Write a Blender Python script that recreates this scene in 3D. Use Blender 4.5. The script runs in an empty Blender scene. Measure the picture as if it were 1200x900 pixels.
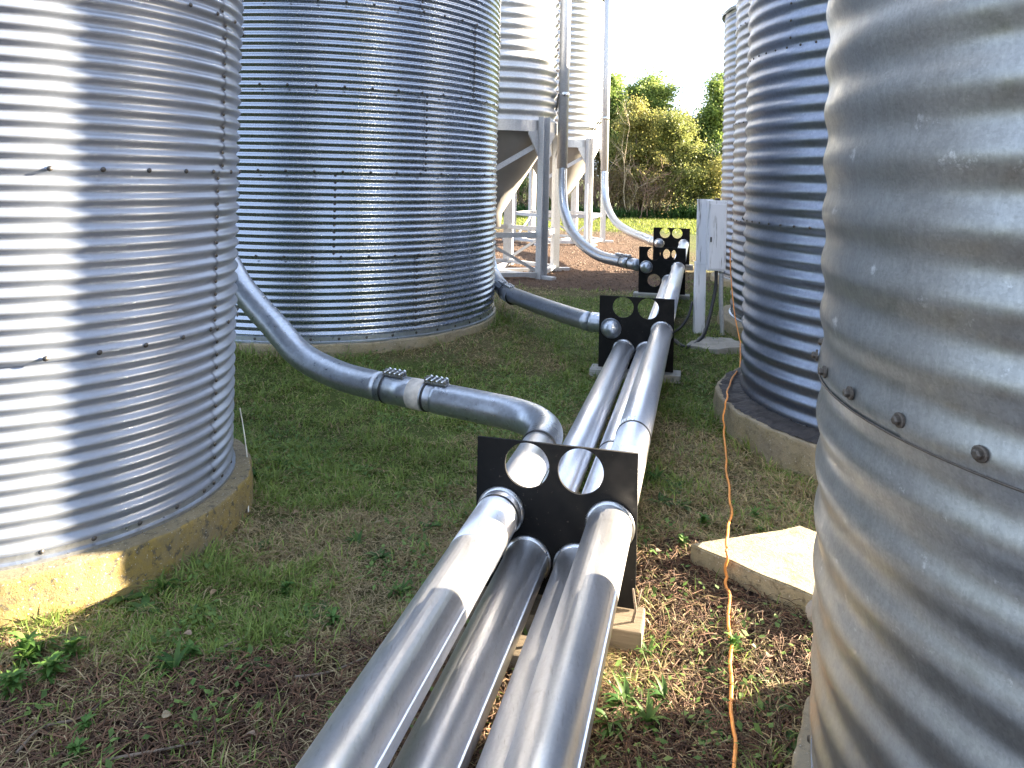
import bpy, bmesh, math, random
import numpy as np
from mathutils import Vector, Matrix, Euler

S = bpy.context.scene
COL = S.collection
R_ = math.radians
PI = math.pi

# ------------------------------------------------------------------ camera, sky, sun, exposure
EYE, FPX, ROLL, HZ = 1.90, 900.0, 0.022, 206.0        # photo pixels (1200x900) are only used to measure where things stand
cam = bpy.data.cameras.new('camera')
cam.sensor_width = 36.0; cam.lens = 27.0
cam.shift_y = -(450.0 - HZ) / 1200.0
cam.clip_start = 0.05; cam.clip_end = 2000
co = bpy.data.objects.new('camera', cam); COL.objects.link(co)
co.matrix_world = Matrix.Translation((0, 0, EYE)) @ Matrix.Rotation(PI / 2, 4, 'X') @ Matrix.Rotation(ROLL, 4, 'Z')
S.camera = co

SUN_EL = R_(15.5)
SUN_AZ = math.atan2(1.0, 0.225)                       # clockwise from +Y
w = bpy.data.worlds.new('World'); S.world = w; w.use_nodes = True
wn = w.node_tree.nodes; wl = w.node_tree.links
bg = wn['Background']
sky = wn.new('ShaderNodeTexSky'); sky.sky_type = 'NISHITA'; sky.sun_disc = False
sky.sun_elevation = SUN_EL; sky.sun_rotation = SUN_AZ
sky.air_density = 1.0; sky.dust_density = 2.5; sky.ozone_density = 1.0
veil = wn.new('ShaderNodeMix'); veil.data_type = 'RGBA'; veil.inputs[0].default_value = 0.65   # thin bright high cloud over the whole sky
veil.inputs[7].default_value = (3.4, 4.1, 5.5, 1)
wl.new(sky.outputs[0], veil.inputs[6]); wl.new(veil.outputs[2], bg.inputs[0]); bg.inputs[1].default_value = 0.05
sl = bpy.data.lights.new('sun', 'SUN'); sl.energy = 5.0; sl.angle = R_(0.5); sl.color = (1.0, 0.86, 0.66)
so = bpy.data.objects.new('sun', sl); COL.objects.link(so)
sd = Vector((math.sin(SUN_AZ) * math.cos(SUN_EL), math.cos(SUN_AZ) * math.cos(SUN_EL), math.sin(SUN_EL)))
so.rotation_euler = sd.to_track_quat('Z', 'Y').to_euler()
so.location = (12, 0, 8)
S.view_settings.view_transform = 'Standard'; S.view_settings.look = 'None'
S.view_settings.gamma = 1.0; S.view_settings.exposure = 3.45
S.cycles.max_bounces = 8
S.cycles.use_denoising = True

rnd = random.Random(7)
rng = np.random.default_rng(11)

# ------------------------------------------------------------------ helpers
def ray(px, py):
    dx, dy = px - 600.0, HZ - py
    c, s = math.cos(ROLL), math.sin(ROLL)
    return ((dx * c - dy * s) / FPX, (dx * s + dy * c) / FPX)
def at(px, py, Y):                                     # the point seen at a photo pixel at depth Y
    a, b = ray(px, py); return Vector((a * Y, Y, EYE + b * Y))
def gp(px, py, z=0.0):                                 # the point seen at a photo pixel at height z
    a, b = ray(px, py); Y = (z - EYE) / b; return Vector((a * Y, Y, z))

def vnoise(x, y, sc, seed=0):
    x = np.asarray(x, float) / sc; y = np.asarray(y, float) / sc
    xi = np.floor(x).astype(np.int64); yi = np.floor(y).astype(np.int64)
    fx = x - xi; fy = y - yi; fx = fx * fx * (3 - 2 * fx); fy = fy * fy * (3 - 2 * fy)
    def h(a, b):
        n = (a * 374761393 + b * 668265263 + seed * 974711) & 0x7fffffff
        n = ((n ^ (n >> 13)) * 1274126177) & 0x7fffffff
        return ((n ^ (n >> 16)) & 0xffff) / 65535.0
    return (h(xi, yi) * (1 - fx) + h(xi + 1, yi) * fx) * (1 - fy) + (h(xi, yi + 1) * (1 - fx) + h(xi + 1, yi + 1) * fx) * fy
def fbm(x, y, sc, seed=0):
    return 0.55 * vnoise(x, y, sc, seed) + 0.3 * vnoise(x, y, sc * 0.45, seed + 5) + 0.15 * vnoise(x, y, sc * 0.2, seed + 9)
def sstep(a, b, x):
    t = np.clip((np.asarray(x, float) - a) / (b - a), 0, 1); return t * t * (3 - 2 * t)

def mesh_np(name, V, F, mat=None, smooth=False, tint=None, mats=None, midx=None):
    """V (n,3); F list of (k,m) index arrays of equal-size faces; tint (n,4) colours"""
    me = bpy.data.meshes.new(name)
    V = np.asarray(V, dtype=np.float32)
    if not isinstance(F, list): F = [F]
    F = [np.asarray(f, dtype=np.int32) for f in F if len(f)]
    me.vertices.add(len(V)); me.vertices.foreach_set('co', V.ravel())
    nl = sum(f.size for f in F); npoly = sum(len(f) for f in F)
    me.loops.add(nl); me.polygons.add(npoly)
    me.loops.foreach_set('vertex_index', np.concatenate([f.ravel() for f in F]))
    sizes = np.concatenate([np.full(len(f), f.shape[1], np.int32) for f in F])
    starts = np.concatenate([[0], np.cumsum(sizes)[:-1]]).astype(np.int32)
    me.polygons.foreach_set('loop_start', starts)
    me.polygons.foreach_set('use_smooth', np.full(npoly, smooth, bool))
    if midx is not None: me.polygons.foreach_set('material_index', np.asarray(midx, np.int32))
    me.update(calc_edges=True); me.validate()
    if tint is not None:
        a = me.color_attributes.new('tint', 'FLOAT_COLOR', 'POINT')
        a.data.foreach_set('color', np.asarray(tint, np.float32).ravel())
    for m in (mats or ([mat] if mat else [])): me.materials.append(m)
    return me
def link(name, me, parent=None, kind=None, loc=None):
    o = bpy.data.objects.new(name, me); COL.objects.link(o)
    if parent: o.parent = parent
    if kind: o['kind'] = kind
    if loc is not None: o.location = loc
    return o
def thing(name, label, cat, group=None, loc=(0, 0, 0), me=None):
    o = bpy.data.objects.new(name, me); COL.objects.link(o); o.location = loc
    o['label'] = label; o['category'] = cat
    if group: o['group'] = group
    return o

class MB:
    """collects simple shapes into one mesh"""
    def __init__(s): s.v = []; s.f = {}; s.n = 0
    def add(s, V, F):
        V = np.asarray(V, float).reshape(-1, 3); s.v.append(V)
        for f in (F if isinstance(F, list) else [F]):
            f = np.asarray(f)
            if len(f): s.f.setdefault(f.shape[1], []).append(f + s.n)
        s.n += len(V)
    def mesh(s, name, mat, smooth=False):
        return mesh_np(name, np.concatenate(s.v), [np.concatenate(x) for x in s.f.values()], mat, smooth)
    def tube(s, P, r, seg=12, caps=True):
        P = [Vector(p) for p in P]; n = len(P)
        rr = r if hasattr(r, '__len__') else [r] * n
        T = [((P[min(i + 1, n - 1)] - P[max(i - 1, 0)]).normalized()) for i in range(n)]
        up = Vector((0, 0, 1)) if abs(T[0].z) < 0.9 else Vector((1, 0, 0))
        N = (up - T[0] * up.dot(T[0])).normalized(); V = []
        for i in range(n):
            if i:
                N = (N - T[i] * N.dot(T[i])); N = N.normalized() if N.length > 1e-6 else T[i].orthogonal().normalized()
            B = T[i].cross(N)
            for k in range(seg):
                a = 2 * PI * k / seg; V.append(P[i] + (N * math.cos(a) + B * math.sin(a)) * rr[i])
        i, k = np.meshgrid(np.arange(n - 1), np.arange(seg), indexing='ij')
        k2 = (k + 1) % seg
        Q = np.stack([i * seg + k, i * seg + k2, (i + 1) * seg + k2, (i + 1) * seg + k], -1).reshape(-1, 4)
        s.add([tuple(v) for v in V], Q)
        if caps:
            b = s.n - n * seg
            s.f.setdefault(seg, []).append(np.array([[b + k for k in range(seg)][::-1], [b + (n - 1) * seg + k for k in range(seg)]]))
    def box(s, c, size, M=None, bev=0.0):
        bm = bmesh.new(); bmesh.ops.create_cube(bm, size=1.0)
        for v in bm.verts: v.co = Vector((v.co.x * size[0], v.co.y * size[1], v.co.z * size[2]))
        if bev: bmesh.ops.bevel(bm, geom=list(bm.edges), offset=bev, segments=2, profile=0.6, affect='EDGES')
        bm.verts.index_update()
        V = [((M @ v.co) if M else v.co) + Vector(c) for v in bm.verts]
        fs = {}
        for f in bm.faces: fs.setdefault(len(f.verts), []).append([v.index for v in f.verts])
        s.add([tuple(v) for v in V], [np.array(x) for x in fs.values()]); bm.free()
    def bar(s, a, b, wx, wz, bev=0.0):
        a, b = Vector(a), Vector(b); d = b - a; L = d.length
        s.box((a + b) / 2, (wx, L, wz), d.to_track_quat('Y', 'Z').to_matrix(), bev)
def crom(P, n=8):
    P = [Vector(p) for p in P]; out = []
    Q = [P[0] * 2 - P[1]] + P + [P[-1] * 2 - P[-2]]
    for i in range(1, len(Q) - 2):
        p0, p1, p2, p3 = Q[i - 1:i + 3]
        for k in range(n):
            t = k / n
            out.append(0.5 * ((2 * p1) + (p2 - p0) * t + (2 * p0 - 5 * p1 + 4 * p2 - p3) * t * t + (3 * p1 - p0 - 3 * p2 + p3) * t ** 3))
    out.append(P[-1]); return out

# ------------------------------------------------------------------ materials
class NT:
    def __init__(s, name):
        s.m = bpy.data.materials.new(name); s.m.use_nodes = True; s.t = s.m.node_tree
        s.b = s.t.nodes['Principled BSDF']
    def n(s, typ, **kw):
        x = s.t.nodes.new('ShaderNode' + typ)
        for k, v in kw.items():
            if k.startswith('i_'): x.inputs[k[2:].replace('_', ' ')].default_value = v
            else: setattr(x, k, v)
        return x
    def l(s, a, b): s.t.links.new(a, b)
    def set(s, **kw):
        for k, v in kw.items(): s.b.inputs[k.replace('_', ' ')].default_value = v
    def noise(s, scale, detail=4, rough=0.55, coord=None, stretch=None):
        x = s.n('TexNoise'); x.inputs['Scale'].default_value = scale; x.inputs['Detail'].default_value = detail; x.inputs['Roughness'].default_value = rough
        c = coord or s.n('TexCoord').outputs['Object']
        if stretch:
            mp = s.n('Mapping'); mp.inputs['Scale'].default_value = stretch; s.l(c, mp.inputs[0]); c = mp.outputs[0]
        s.l(c, x.inputs['Vector']); return x.outputs[0]
    def ramp(s, fac, stops):
        r = s.n('ValToRGB'); e = r.color_ramp.elements
        while len(e) < len(stops): e.new(0.5)
        for i, (p, c) in enumerate(stops):
            e[i].position = p; e[i].color = (c if hasattr(c, '__len__') else (c, c, c)) + ((1,) if (not hasattr(c, '__len__') or len(c) == 3) else ())
        s.l(fac, r.inputs[0]); return r.outputs[0]
    def mix(s, fac, a, b, blend='MIX'):
        x = s.n('Mix', data_type='RGBA', blend_type=blend)
        for i, v in ((0, fac), (6, a), (7, b)):
            if hasattr(v, 'is_linked') or hasattr(v, 'links'): s.l(v, x.inputs[i])
            else: x.inputs[i].default_value = v if not hasattr(v, '__len__') else tuple(v) + ((1,) if len(v) == 3 else ())
        return x.outputs[2]
    def bump(s, h, strength=0.3, dist=0.01):
        x = s.n('Bump'); x.inputs['Strength'].default_value = strength; x.inputs['Distance'].default_value = dist
        s.l(h, x.inputs['Height']); s.l(x.outputs[0], s.b.inputs['Normal']); return x

def galv(name, base=(0.56, 0.58, 0.60), rough=0.33, metal=0.9, spangle=60, dirt=0.25, streak=0.3, oxide=0.0, bump=0.08, long=0.0, fleck=0.0, spc=0.13):
    t = NT(name)
    v = t.n('TexVoronoi'); v.inputs['Scale'].default_value = spangle
    t.l(t.n('TexCoord').outputs['Object'], v.inputs['Vector'])
    sp = t.ramp(v.outputs['Color'], [(0.0, 1 - spc * 1.3), (1.0, 1 + spc * 0.6)])
    c = t.mix(1.0, base, sp, 'MULTIPLY')
    big = t.noise(1.6, 5, 0.6)
    c = t.mix(t.ramp(big, [(0.42, 0.0), (0.75, dirt)]), c, (0.33, 0.31, 0.28))
    stn = t.noise(9.0, 3, 0.6, stretch=(1, 1, 0.06))
    c = t.mix(t.ramp(stn, [(0.5, 0.0), (0.8, streak)]), c, (0.30, 0.30, 0.30))
    if fleck:
        c = t.mix(t.ramp(t.noise(60.0, 4, 0.75, stretch=(1, 1, 0.35)), [(0.45, 0.0), (0.75, fleck)]), c, (0.46, 0.46, 0.435))
        c = t.mix(t.ramp(t.noise(75.0, 3, 0.7, stretch=(0.4, 0.4, 1.6)), [(0.55, 0.0), (0.72, fleck * 0.8)]), c, (0.20, 0.195, 0.175))
    if long: c = t.mix(t.ramp(t.noise(5.0, 5, 0.6, stretch=(7, 0.35, 7)), [(0.5, 0.0), (0.72, long)]), c, (0.40, 0.38, 0.36))
    if long:                                           # fine scratches, water marks and dust
        c = t.mix(t.ramp(t.noise(26.0, 3, 0.6, stretch=(4, 0.5, 4)), [(0.60, 0.0), (0.70, 0.35)]), c, (0.42, 0.40, 0.38))
        c = t.mix(t.ramp(t.noise(11.0, 6, 0.7), [(0.60, 0.0), (0.72, 0.3)]), c, (0.36, 0.33, 0.29))
    if oxide:
        ox = t.ramp(t.noise(9.0, 7, 0.75), [(0.62, 0.0), (0.68, oxide)])
        c = t.mix(ox, c, (0.72, 0.73, 0.72))
        t.l(t.mix(ox, (metal,) * 3, (0.25,) * 3), t.b.inputs['Metallic'])
    else: t.set(Metallic=metal)
    t.l(c, t.b.inputs['Base Color'])
    rr = t.noise(22.0, 5, 0.65) if not long else t.noise(6.0, 4, 0.6, stretch=(5, 0.4, 5))
    ra = 0.35 if long or spc < 0.1 else 1.0
    t.l(t.ramp(rr, [(0.3, max(rough - 0.08 * ra, 0.04)), (0.75, rough + 0.12 * ra)]), t.b.inputs['Roughness'])
    if bump: t.bump(t.noise(14.0, 4, 0.6), bump, 0.01)
    return t.m

M = {}
M['galv_left'] = galv('galvanised_bright', (0.275, 0.305, 0.36), 0.32, 0.48, dirt=0.08, streak=0.06, bump=0.0, spc=0.05)
M['galv_mid'] = galv('galvanised_blue', (0.335, 0.37, 0.425), 0.27, 0.94, dirt=0.06, streak=0.04, bump=0.0, spc=0.03)
M['galv_old'] = galv('galvanised_weathered', (0.30, 0.305, 0.295), 0.37, 0.80, spangle=160, dirt=0.12, streak=0.22, oxide=0.5, bump=0.03, fleck=0.38)
M['galv_right'] = galv('galvanised_dull', (0.235, 0.265, 0.33), 0.36, 0.9, dirt=0.15, streak=0.15)
M['galv_hopper'] = galv('galvanised_white', (0.52, 0.525, 0.53), 0.42, 0.6, dirt=0.1, streak=0.1)
M['pipe'] = galv('pipe_polished', (0.84, 0.84, 0.86), 0.34, 0.94, spangle=120, dirt=0.0, streak=0.0, bump=0.0, long=0.13, spc=0.05)
M['pipe_dull'] = galv('pipe_galvanised', (0.46, 0.50, 0.56), 0.33, 0.88, dirt=0.3, streak=0.3)
M['zinc'] = galv('zinc_plated', (0.62, 0.63, 0.64), 0.28, 0.95, dirt=0.1)
M['frame'] = galv('frame_steel', (0.56, 0.565, 0.575), 0.5, 0.45)

def simple(name, col, rough=0.6, metal=0.0, var=0.25, sc=12, bump=0.1):
    t = NT(name); n = t.noise(sc, 5, 0.6)
    lo = tuple(c * (1 - var) for c in col); hi = tuple(min(1, c * (1 + var)) for c in col)
    t.l(t.ramp(n, [(0.3, lo), (0.7, hi)]), t.b.inputs['Base Color'])
    t.set(Roughness=rough, Metallic=metal)
    if bump: t.bump(t.noise(sc * 3, 4), bump, 0.01)
    return t.m
M['cone'] = simple('cone_steel', (0.26, 0.245, 0.225), 0.5, 0.3, var=0.12, sc=2, bump=0)
M['rubber'] = simple('black_rubber', (0.016, 0.016, 0.017), 0.5, var=0.4, sc=6)
M['bolt'] = simple('bolt_steel', (0.07, 0.065, 0.06), 0.45, 0.7, bump=0)
M['bolt_rust'] = simple('bolt_weathered', (0.10, 0.085, 0.07), 0.55, 0.6, sc=80, bump=0)
M['label'] = simple('beige_label', (0.55, 0.50, 0.44), 0.6, sc=20)
M['orange'] = simple('orange_jacket', (0.70, 0.26, 0.05), 0.45, var=0.2)
M['cream'] = simple('pale_jacket', (0.65, 0.62, 0.52), 0.5)
M['dark_earth'] = simple('black_tar', (0.025, 0.022, 0.022), 0.7, sc=25, var=0.6, bump=0.6)
M['stone'] = simple('field_stone', (0.28, 0.26, 0.22), 0.8, sc=9, bump=0.4)

def plate_mat():
    t = NT('black_plastic')
    c = t.mix(t.ramp(t.noise(5, 6, 0.7), [(0.5, 0.0), (0.8, 0.35)]), (0.004, 0.004, 0.004), (0.030, 0.025, 0.021))
    fl = t.ramp(t.noise(70, 2, 0.5), [(0.70, 0.0), (0.76, 0.5)])
    c = t.mix(fl, c, (0.12, 0.10, 0.08)); t.l(c, t.b.inputs['Base Color'])
    t.l(t.ramp(t.noise(14, 5), [(0.3, 0.5), (0.7, 0.75)]), t.b.inputs['Roughness']); t.b.inputs['Specular IOR Level'].default_value = 0.2
    t.bump(t.noise(40, 5, 0.7), 0.08, 0.004)
    return t.m
M['plate'] = plate_mat()
def concrete(name, base, moss=0.6, pits=0.6, mossc=(0.34, 0.27, 0.09)):
    t = NT(name)
    n = t.noise(6, 8, 0.65)
    c = t.ramp(n, [(0.3, tuple(x * 0.72 for x in base)), (0.7, tuple(x * 1.15 for x in base))])
    g = t.n('NewGeometry'); sx = t.n('SeparateXYZ'); t.l(g.outputs['True Normal'], sx.inputs[0])   # lichen keeps to the upright faces
    up = t.ramp(sx.outputs[2], [(0.55, moss), (0.85, moss * 0.15)])
    c = t.mix(t.mix(1.0, t.ramp(t.noise(3.2, 6, 0.7), [(0.38, 0.0), (0.62, 1.0)]), up, 'MULTIPLY'), c, mossc)
    c = t.mix(t.ramp(t.noise(13, 6, 0.75), [(0.50, 0.0), (0.72, 0.55)]), c, (0.11, 0.085, 0.05))
    c = t.mix(t.ramp(t.noise(26, 5, 0.7), [(0.55, 0.0), (0.64, pits)]), c, (0.08, 0.07, 0.05))
    c = t.mix(t.ramp(t.noise(85, 2, 0.5), [(0.66, 0.0), (0.72, 0.6)]), c, (0.6, 0.58, 0.52))
    t.l(c, t.b.inputs['Base Color']); t.set(Roughness=0.85)
    t.bump(t.noise(45, 7, 0.75), 0.9, 0.016)
    return t.m
M['concrete'] = concrete('mossy_concrete', (0.21, 0.175, 0.11), 0.85, 0.95, (0.31, 0.215, 0.03))
M['concrete2'] = concrete('tan_concrete', (0.30, 0.25, 0.17), 0.35, 0.3)
M['slab'] = concrete('pale_concrete', (0.36, 0.31, 0.20), 0.25, 0.45)
def wood(name, base, grain=(1, 14, 14)):
    t = NT(name)
    n = t.noise(5, 6, 0.7, stretch=grain)
    t.l(t.ramp(n, [(0.25, tuple(x * 0.5 for x in base)), (0.5, base), (0.8, tuple(min(1, x * 1.3) for x in base))]), t.b.inputs['Base Color'])
    t.set(Roughness=0.8); t.bump(n, 0.4, 0.01); return t.m
M['wood'] = wood('raw_wood', (0.15, 0.115, 0.075))
M['grey_wood'] = wood('grey_wood', (0.34, 0.33, 0.30))
def paint():
    t = NT('peeling_white_paint')
    n = t.noise(5, 8, 0.75, stretch=(1, 1, 0.3))
    c = t.ramp(n, [(0.3, (0.74, 0.74, 0.76)), (0.6, (0.82, 0.82, 0.84)), (0.72, (0.76, 0.75, 0.75)), (0.78, (0.30, 0.27, 0.25))])
    st = t.ramp(t.noise(16, 5, 0.65, stretch=(1.6, 1.6, 0.12)), [(0.56, 0.0), (0.66, 0.8)])
    c = t.mix(st, c, (0.16, 0.14, 0.13))
    t.l(c, t.b.inputs['Base Color']); t.set(Roughness=0.6); t.bump(n, 0.25, 0.006); return t.m
M['paint'] = paint()
def foliage(name, trans=0.35, rough=0.55):
    t = NT(name)
    a = t.n('Attribute', attribute_name='tint')
    n = t.n('TexNoise'); n.inputs['Scale'].default_value = 4
    c = t.mix(1.0, a.outputs[0], t.ramp(t.noise(30, 2), [(0.3, 0.75), (0.7, 1.25)]), 'MULTIPLY')
    t.l(c, t.b.inputs['Base Color']); t.set(Roughness=rough, **{'Specular_IOR_Level': 0.35})
    tr = t.n('BsdfTranslucent'); t.l(c, tr.inputs[0])
    mx = t.n('MixShader'); mx.inputs[0].default_value = trans
    t.l(t.b.outputs[0], mx.inputs[1]); t.l(tr.outputs[0], mx.inputs[2])
    t.l(mx.outputs[0], t.t.nodes['Material Output'].inputs[0]); return t.m
M['leaf'] = foliage('leaf', 0.5); M['blade'] = foliage('grass_blade', 0.4)
M['twig'] = foliage('dry_stem', 0.0, 0.8)
M['bark'] = simple('bark', (0.15, 0.115, 0.085), 0.9, sc=6, bump=0.5)

# ------------------------------------------------------------------ layout
# bins: centre x, y, radius, height of steel foot
BIN = dict(left=(-2.54, 4.13, 1.00), mid=(-2.20, 9.28, 2.01), near=(1.97, 1.875, 1.11),
           second=(3.25, 5.93, 1.38), third=(4.70, 9.43, 1.90), fourth=(5.66, 13.5, 1.90))
HOP = [(-0.35, 14.5), (1.33, 21.5)]
D = Vector((0.25, 1.0, 0)).normalized()               # the way the pipes run
WD = Vector((D.y, -D.x, 0))
PY = [3.30, 7.25, 11.7, 15.0]; PTOP = [0.75, 0.78, 0.86, 0.95]; PH = [0.65, 0.68, 0.70, 0.70]; PW = 0.70
PC = [Vector((0.216 + 0.25 * (y - 3.3), y, 0)) for y in PY]
HOLES = dict(UL=(0.32, 0.155), UR=(0.655, 0.155), ML=(0.16, 0.47), MR=(0.84, 0.475), BL=(0.335, 0.77), BR=(0.65, 0.775))
def hole(k, h):
    u, v = HOLES[h]; p = PC[k] + WD * ((u - 0.5) * PW); p.z = PTOP[k] - v * 0.66; return p

def gz(x, y):
    x = np.asarray(x, float); y = np.asarray(y, float)
    h = 0.10 * sstep(5.0, 9.0, y) - 0.02 + 0.05 * (fbm(x, y, 0.9, 3) - 0.5) * (1 - sstep(16, 26, y)) + 0.02 * (vnoise(x, y, 0.16, 8) - 0.5) * (1 - sstep(8, 16, y))
    h = h + 0.11 * (1 - sstep(2.1, 3.2, np.hypot(x + 2.2, y - 9.28)))
    return h + 0.05 * (vnoise(x, y, 3.0, 21) - 0.5)
def g1(x, y): return float(gz(x, y))

def z_gravel(x, y):
    n = fbm(x, y, 1.3, 40) - 0.5
    e = np.asarray(x) - (1.2 + 0.14 * (y - 12.5)) + 1.6 * n
    return sstep(12.1, 12.9, y + 1.2 * n + 0.15 * x) * (1 - sstep(25.4, 26.8, y + 2.0 * n)) * (1 - sstep(0.8, 3.6, e))
def z_soil(x, y):
    n = fbm(x, y, 0.7, 51) - 0.5
    a = 1 - sstep(-0.15, 0.35, y - (2.98 + 0.16 * x) + 1.7 * n)         # worn ground at the near end
    b = 1 - sstep(0.75, 1.15, np.hypot((x - 0.85) / 0.75, (y - 3.35) / 0.62) + 0.9 * n)   # bare patch beside the first plate
    c = 1 - sstep(0.7, 1.2, np.hypot((x + 0.35) / 0.8, (y - 2.5) / 0.75) + 0.8 * n)
    return np.clip(np.maximum(np.maximum(a * 0.96, b), c), 0, 1)
def z_dry(x, y):
    return np.clip(sstep(0.45, 0.66, fbm(x, y, 1.1, 77) + 0.24 * (1 - sstep(3.7, 5.2, y)) - 0.03), 0, 1)

# ------------------------------------------------------------------ ground
def axis(lo, hi, step, far, grow=1.35):
    a = list(np.arange(lo, hi + 1e-6, step)); s = step
    while a[-1] < far: s *= grow; a.append(a[-1] + s)
    s = step
    while a[0] > -far: s *= grow; a.insert(0, a[0] - s)
    return np.array(a)
gx = axis(-5, 6, 0.07, 900); gy = axis(1.2, 14, 0.07, 900)
GX, GY = np.meshgrid(gx, gy, indexing='ij'); nx, ny = GX.shape
GZ = gz(GX, GY)
i, j = np.meshgrid(np.arange(nx - 1), np.arange(ny - 1), indexing='ij')
F = np.stack([i * ny + j, (i + 1) * ny + j, (i + 1) * ny + j + 1, i * ny + j + 1], -1).reshape(-1, 4)
tint = np.stack([z_gravel(GX, GY), z_soil(GX, GY), z_dry(GX, GY), np.ones_like(GX)], -1).reshape(-1, 4)
t = NT('ground_soil_grass')
a = t.n('Attribute', attribute_name='tint'); sp = t.n('SeparateColor'); t.l(a.outputs[0], sp.inputs[0])
n1 = t.noise(9, 8, 0.7); n2 = t.noise(60, 6, 0.7); n3 = t.noise(0.8, 5)
grass = t.ramp(n2, [(0.3, (0.018, 0.022, 0.008)), (0.55, (0.070, 0.085, 0.024)), (0.75, (0.16, 0.145, 0.06))])
lush = t.ramp(n1, [(0.3, (0.065, 0.105, 0.02)), (0.7, (0.15, 0.20, 0.045))])
grass = t.mix(t.ramp(n3, [(0.4, 0.15), (0.6, 0.6)]), grass, lush)
dry = t.ramp(n2, [(0.3, (0.03, 0.020, 0.010)), (0.6, (0.15, 0.125, 0.06)), (0.8, (0.28, 0.21, 0.11))])
soil = t.ramp(n2, [(0.3, (0.016, 0.009, 0.006)), (0.55, (0.055, 0.030, 0.019)), (0.8, (0.12, 0.07, 0.045))])
grav = t.ramp(n2, [(0.3, (0.05, 0.03, 0.02)), (0.55, (0.12, 0.073, 0.048)), (0.8, (0.20, 0.135, 0.095))])
c = t.mix(t.ramp(sp.outputs[2], [(0.0, 0.0), (1.0, 0.8)]), grass, dry)
c = t.mix(sp.outputs[1], c, soil); c = t.mix(sp.outputs[0], c, grav)
t.l(c, t.b.inputs['Base Color']); t.set(Roughness=0.95, **{'Specular_IOR_Level': 0.15}); t.bump(n2, 0.9, 0.03)
link('ground', mesh_np('ground', np.stack([GX, GY, GZ], -1).reshape(-1, 3), F, t.m, True, tint), kind='structure')

# ------------------------------------------------------------------ corrugated bins
def corr_sheet(R, z0, z1, a0, a1, pitch, amp, ref, nseg, spp, ro0=0.0, ro1=0.0, flat0=0.0):
    nz = max(2, int(round((z1 - z0) / pitch * spp)) + 1)
    z = np.linspace(z0, z1, nz); a = np.linspace(a0, a1, nseg + 1)
    prof = amp * np.cos(2 * PI * (z - ref) / pitch)
    if flat0: prof = prof * sstep(0.0, 1.0, (z - z0) / flat0) + (-amp) * (1 - sstep(0.0, 1.0, (z - z0) / flat0)) * 0.3
    ro = np.linspace(ro0, ro1, nseg + 1)
    RR = R + prof[:, None] + ro[None, :]
    V = np.stack([RR * np.cos(a)[None, :], RR * np.sin(a)[None, :], np.repeat(z[:, None], nseg + 1, 1)], -1).reshape(-1, 3)
    i, k = np.meshgrid(np.arange(nz - 1), np.arange(nseg), indexing='ij'); n = nseg + 1
    return V, np.stack([i * n + k, i * n + k + 1, (i + 1) * n + k + 1, (i + 1) * n + k], -1).reshape(-1, 4)
def dome(r, h, seg=8):
    V = [(0, 0, h)]; F3 = []; F4 = []
    for q, (rr, hh) in enumerate(((0.62, 0.85), (1.0, 0.1))):
        for k in range(seg): V.append((r * rr * math.cos(2 * PI * k / seg), r * rr * math.sin(2 * PI * k / seg), h * hh))
    for k in range(seg):
        k2 = (k + 1) % seg; F3.append((0, 1 + k, 1 + k2)); F4.append((1 + k, 1 + seg + k, 1 + seg + k2, 1 + k2))
    return np.array(V), [np.array(F3), np.array(F4)]
def on_wall(R, ang, z):
    n = np.array([math.cos(ang), math.sin(ang), 0.0]); tt = np.array([-n[1], n[0], 0.0])
    return np.stack([tt, np.array([0, 0, 1.0]), n], 0), n * R + np.array([0, 0, z])
def ang_of(px, key):                                   # where around a bin the photo's column px falls
    cx, cy, R = BIN[key]; m = (px - 600) / FPX
    A = 1 + m * m; B = -2 * (m * cx + cy); C_ = cx * cx + cy * cy - R * R
    d = B * B - 4 * A * C_; Y = (-B - math.sqrt(max(d, 0))) / (2 * A); return math.atan2(Y - cy, m * Y - cx)

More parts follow.
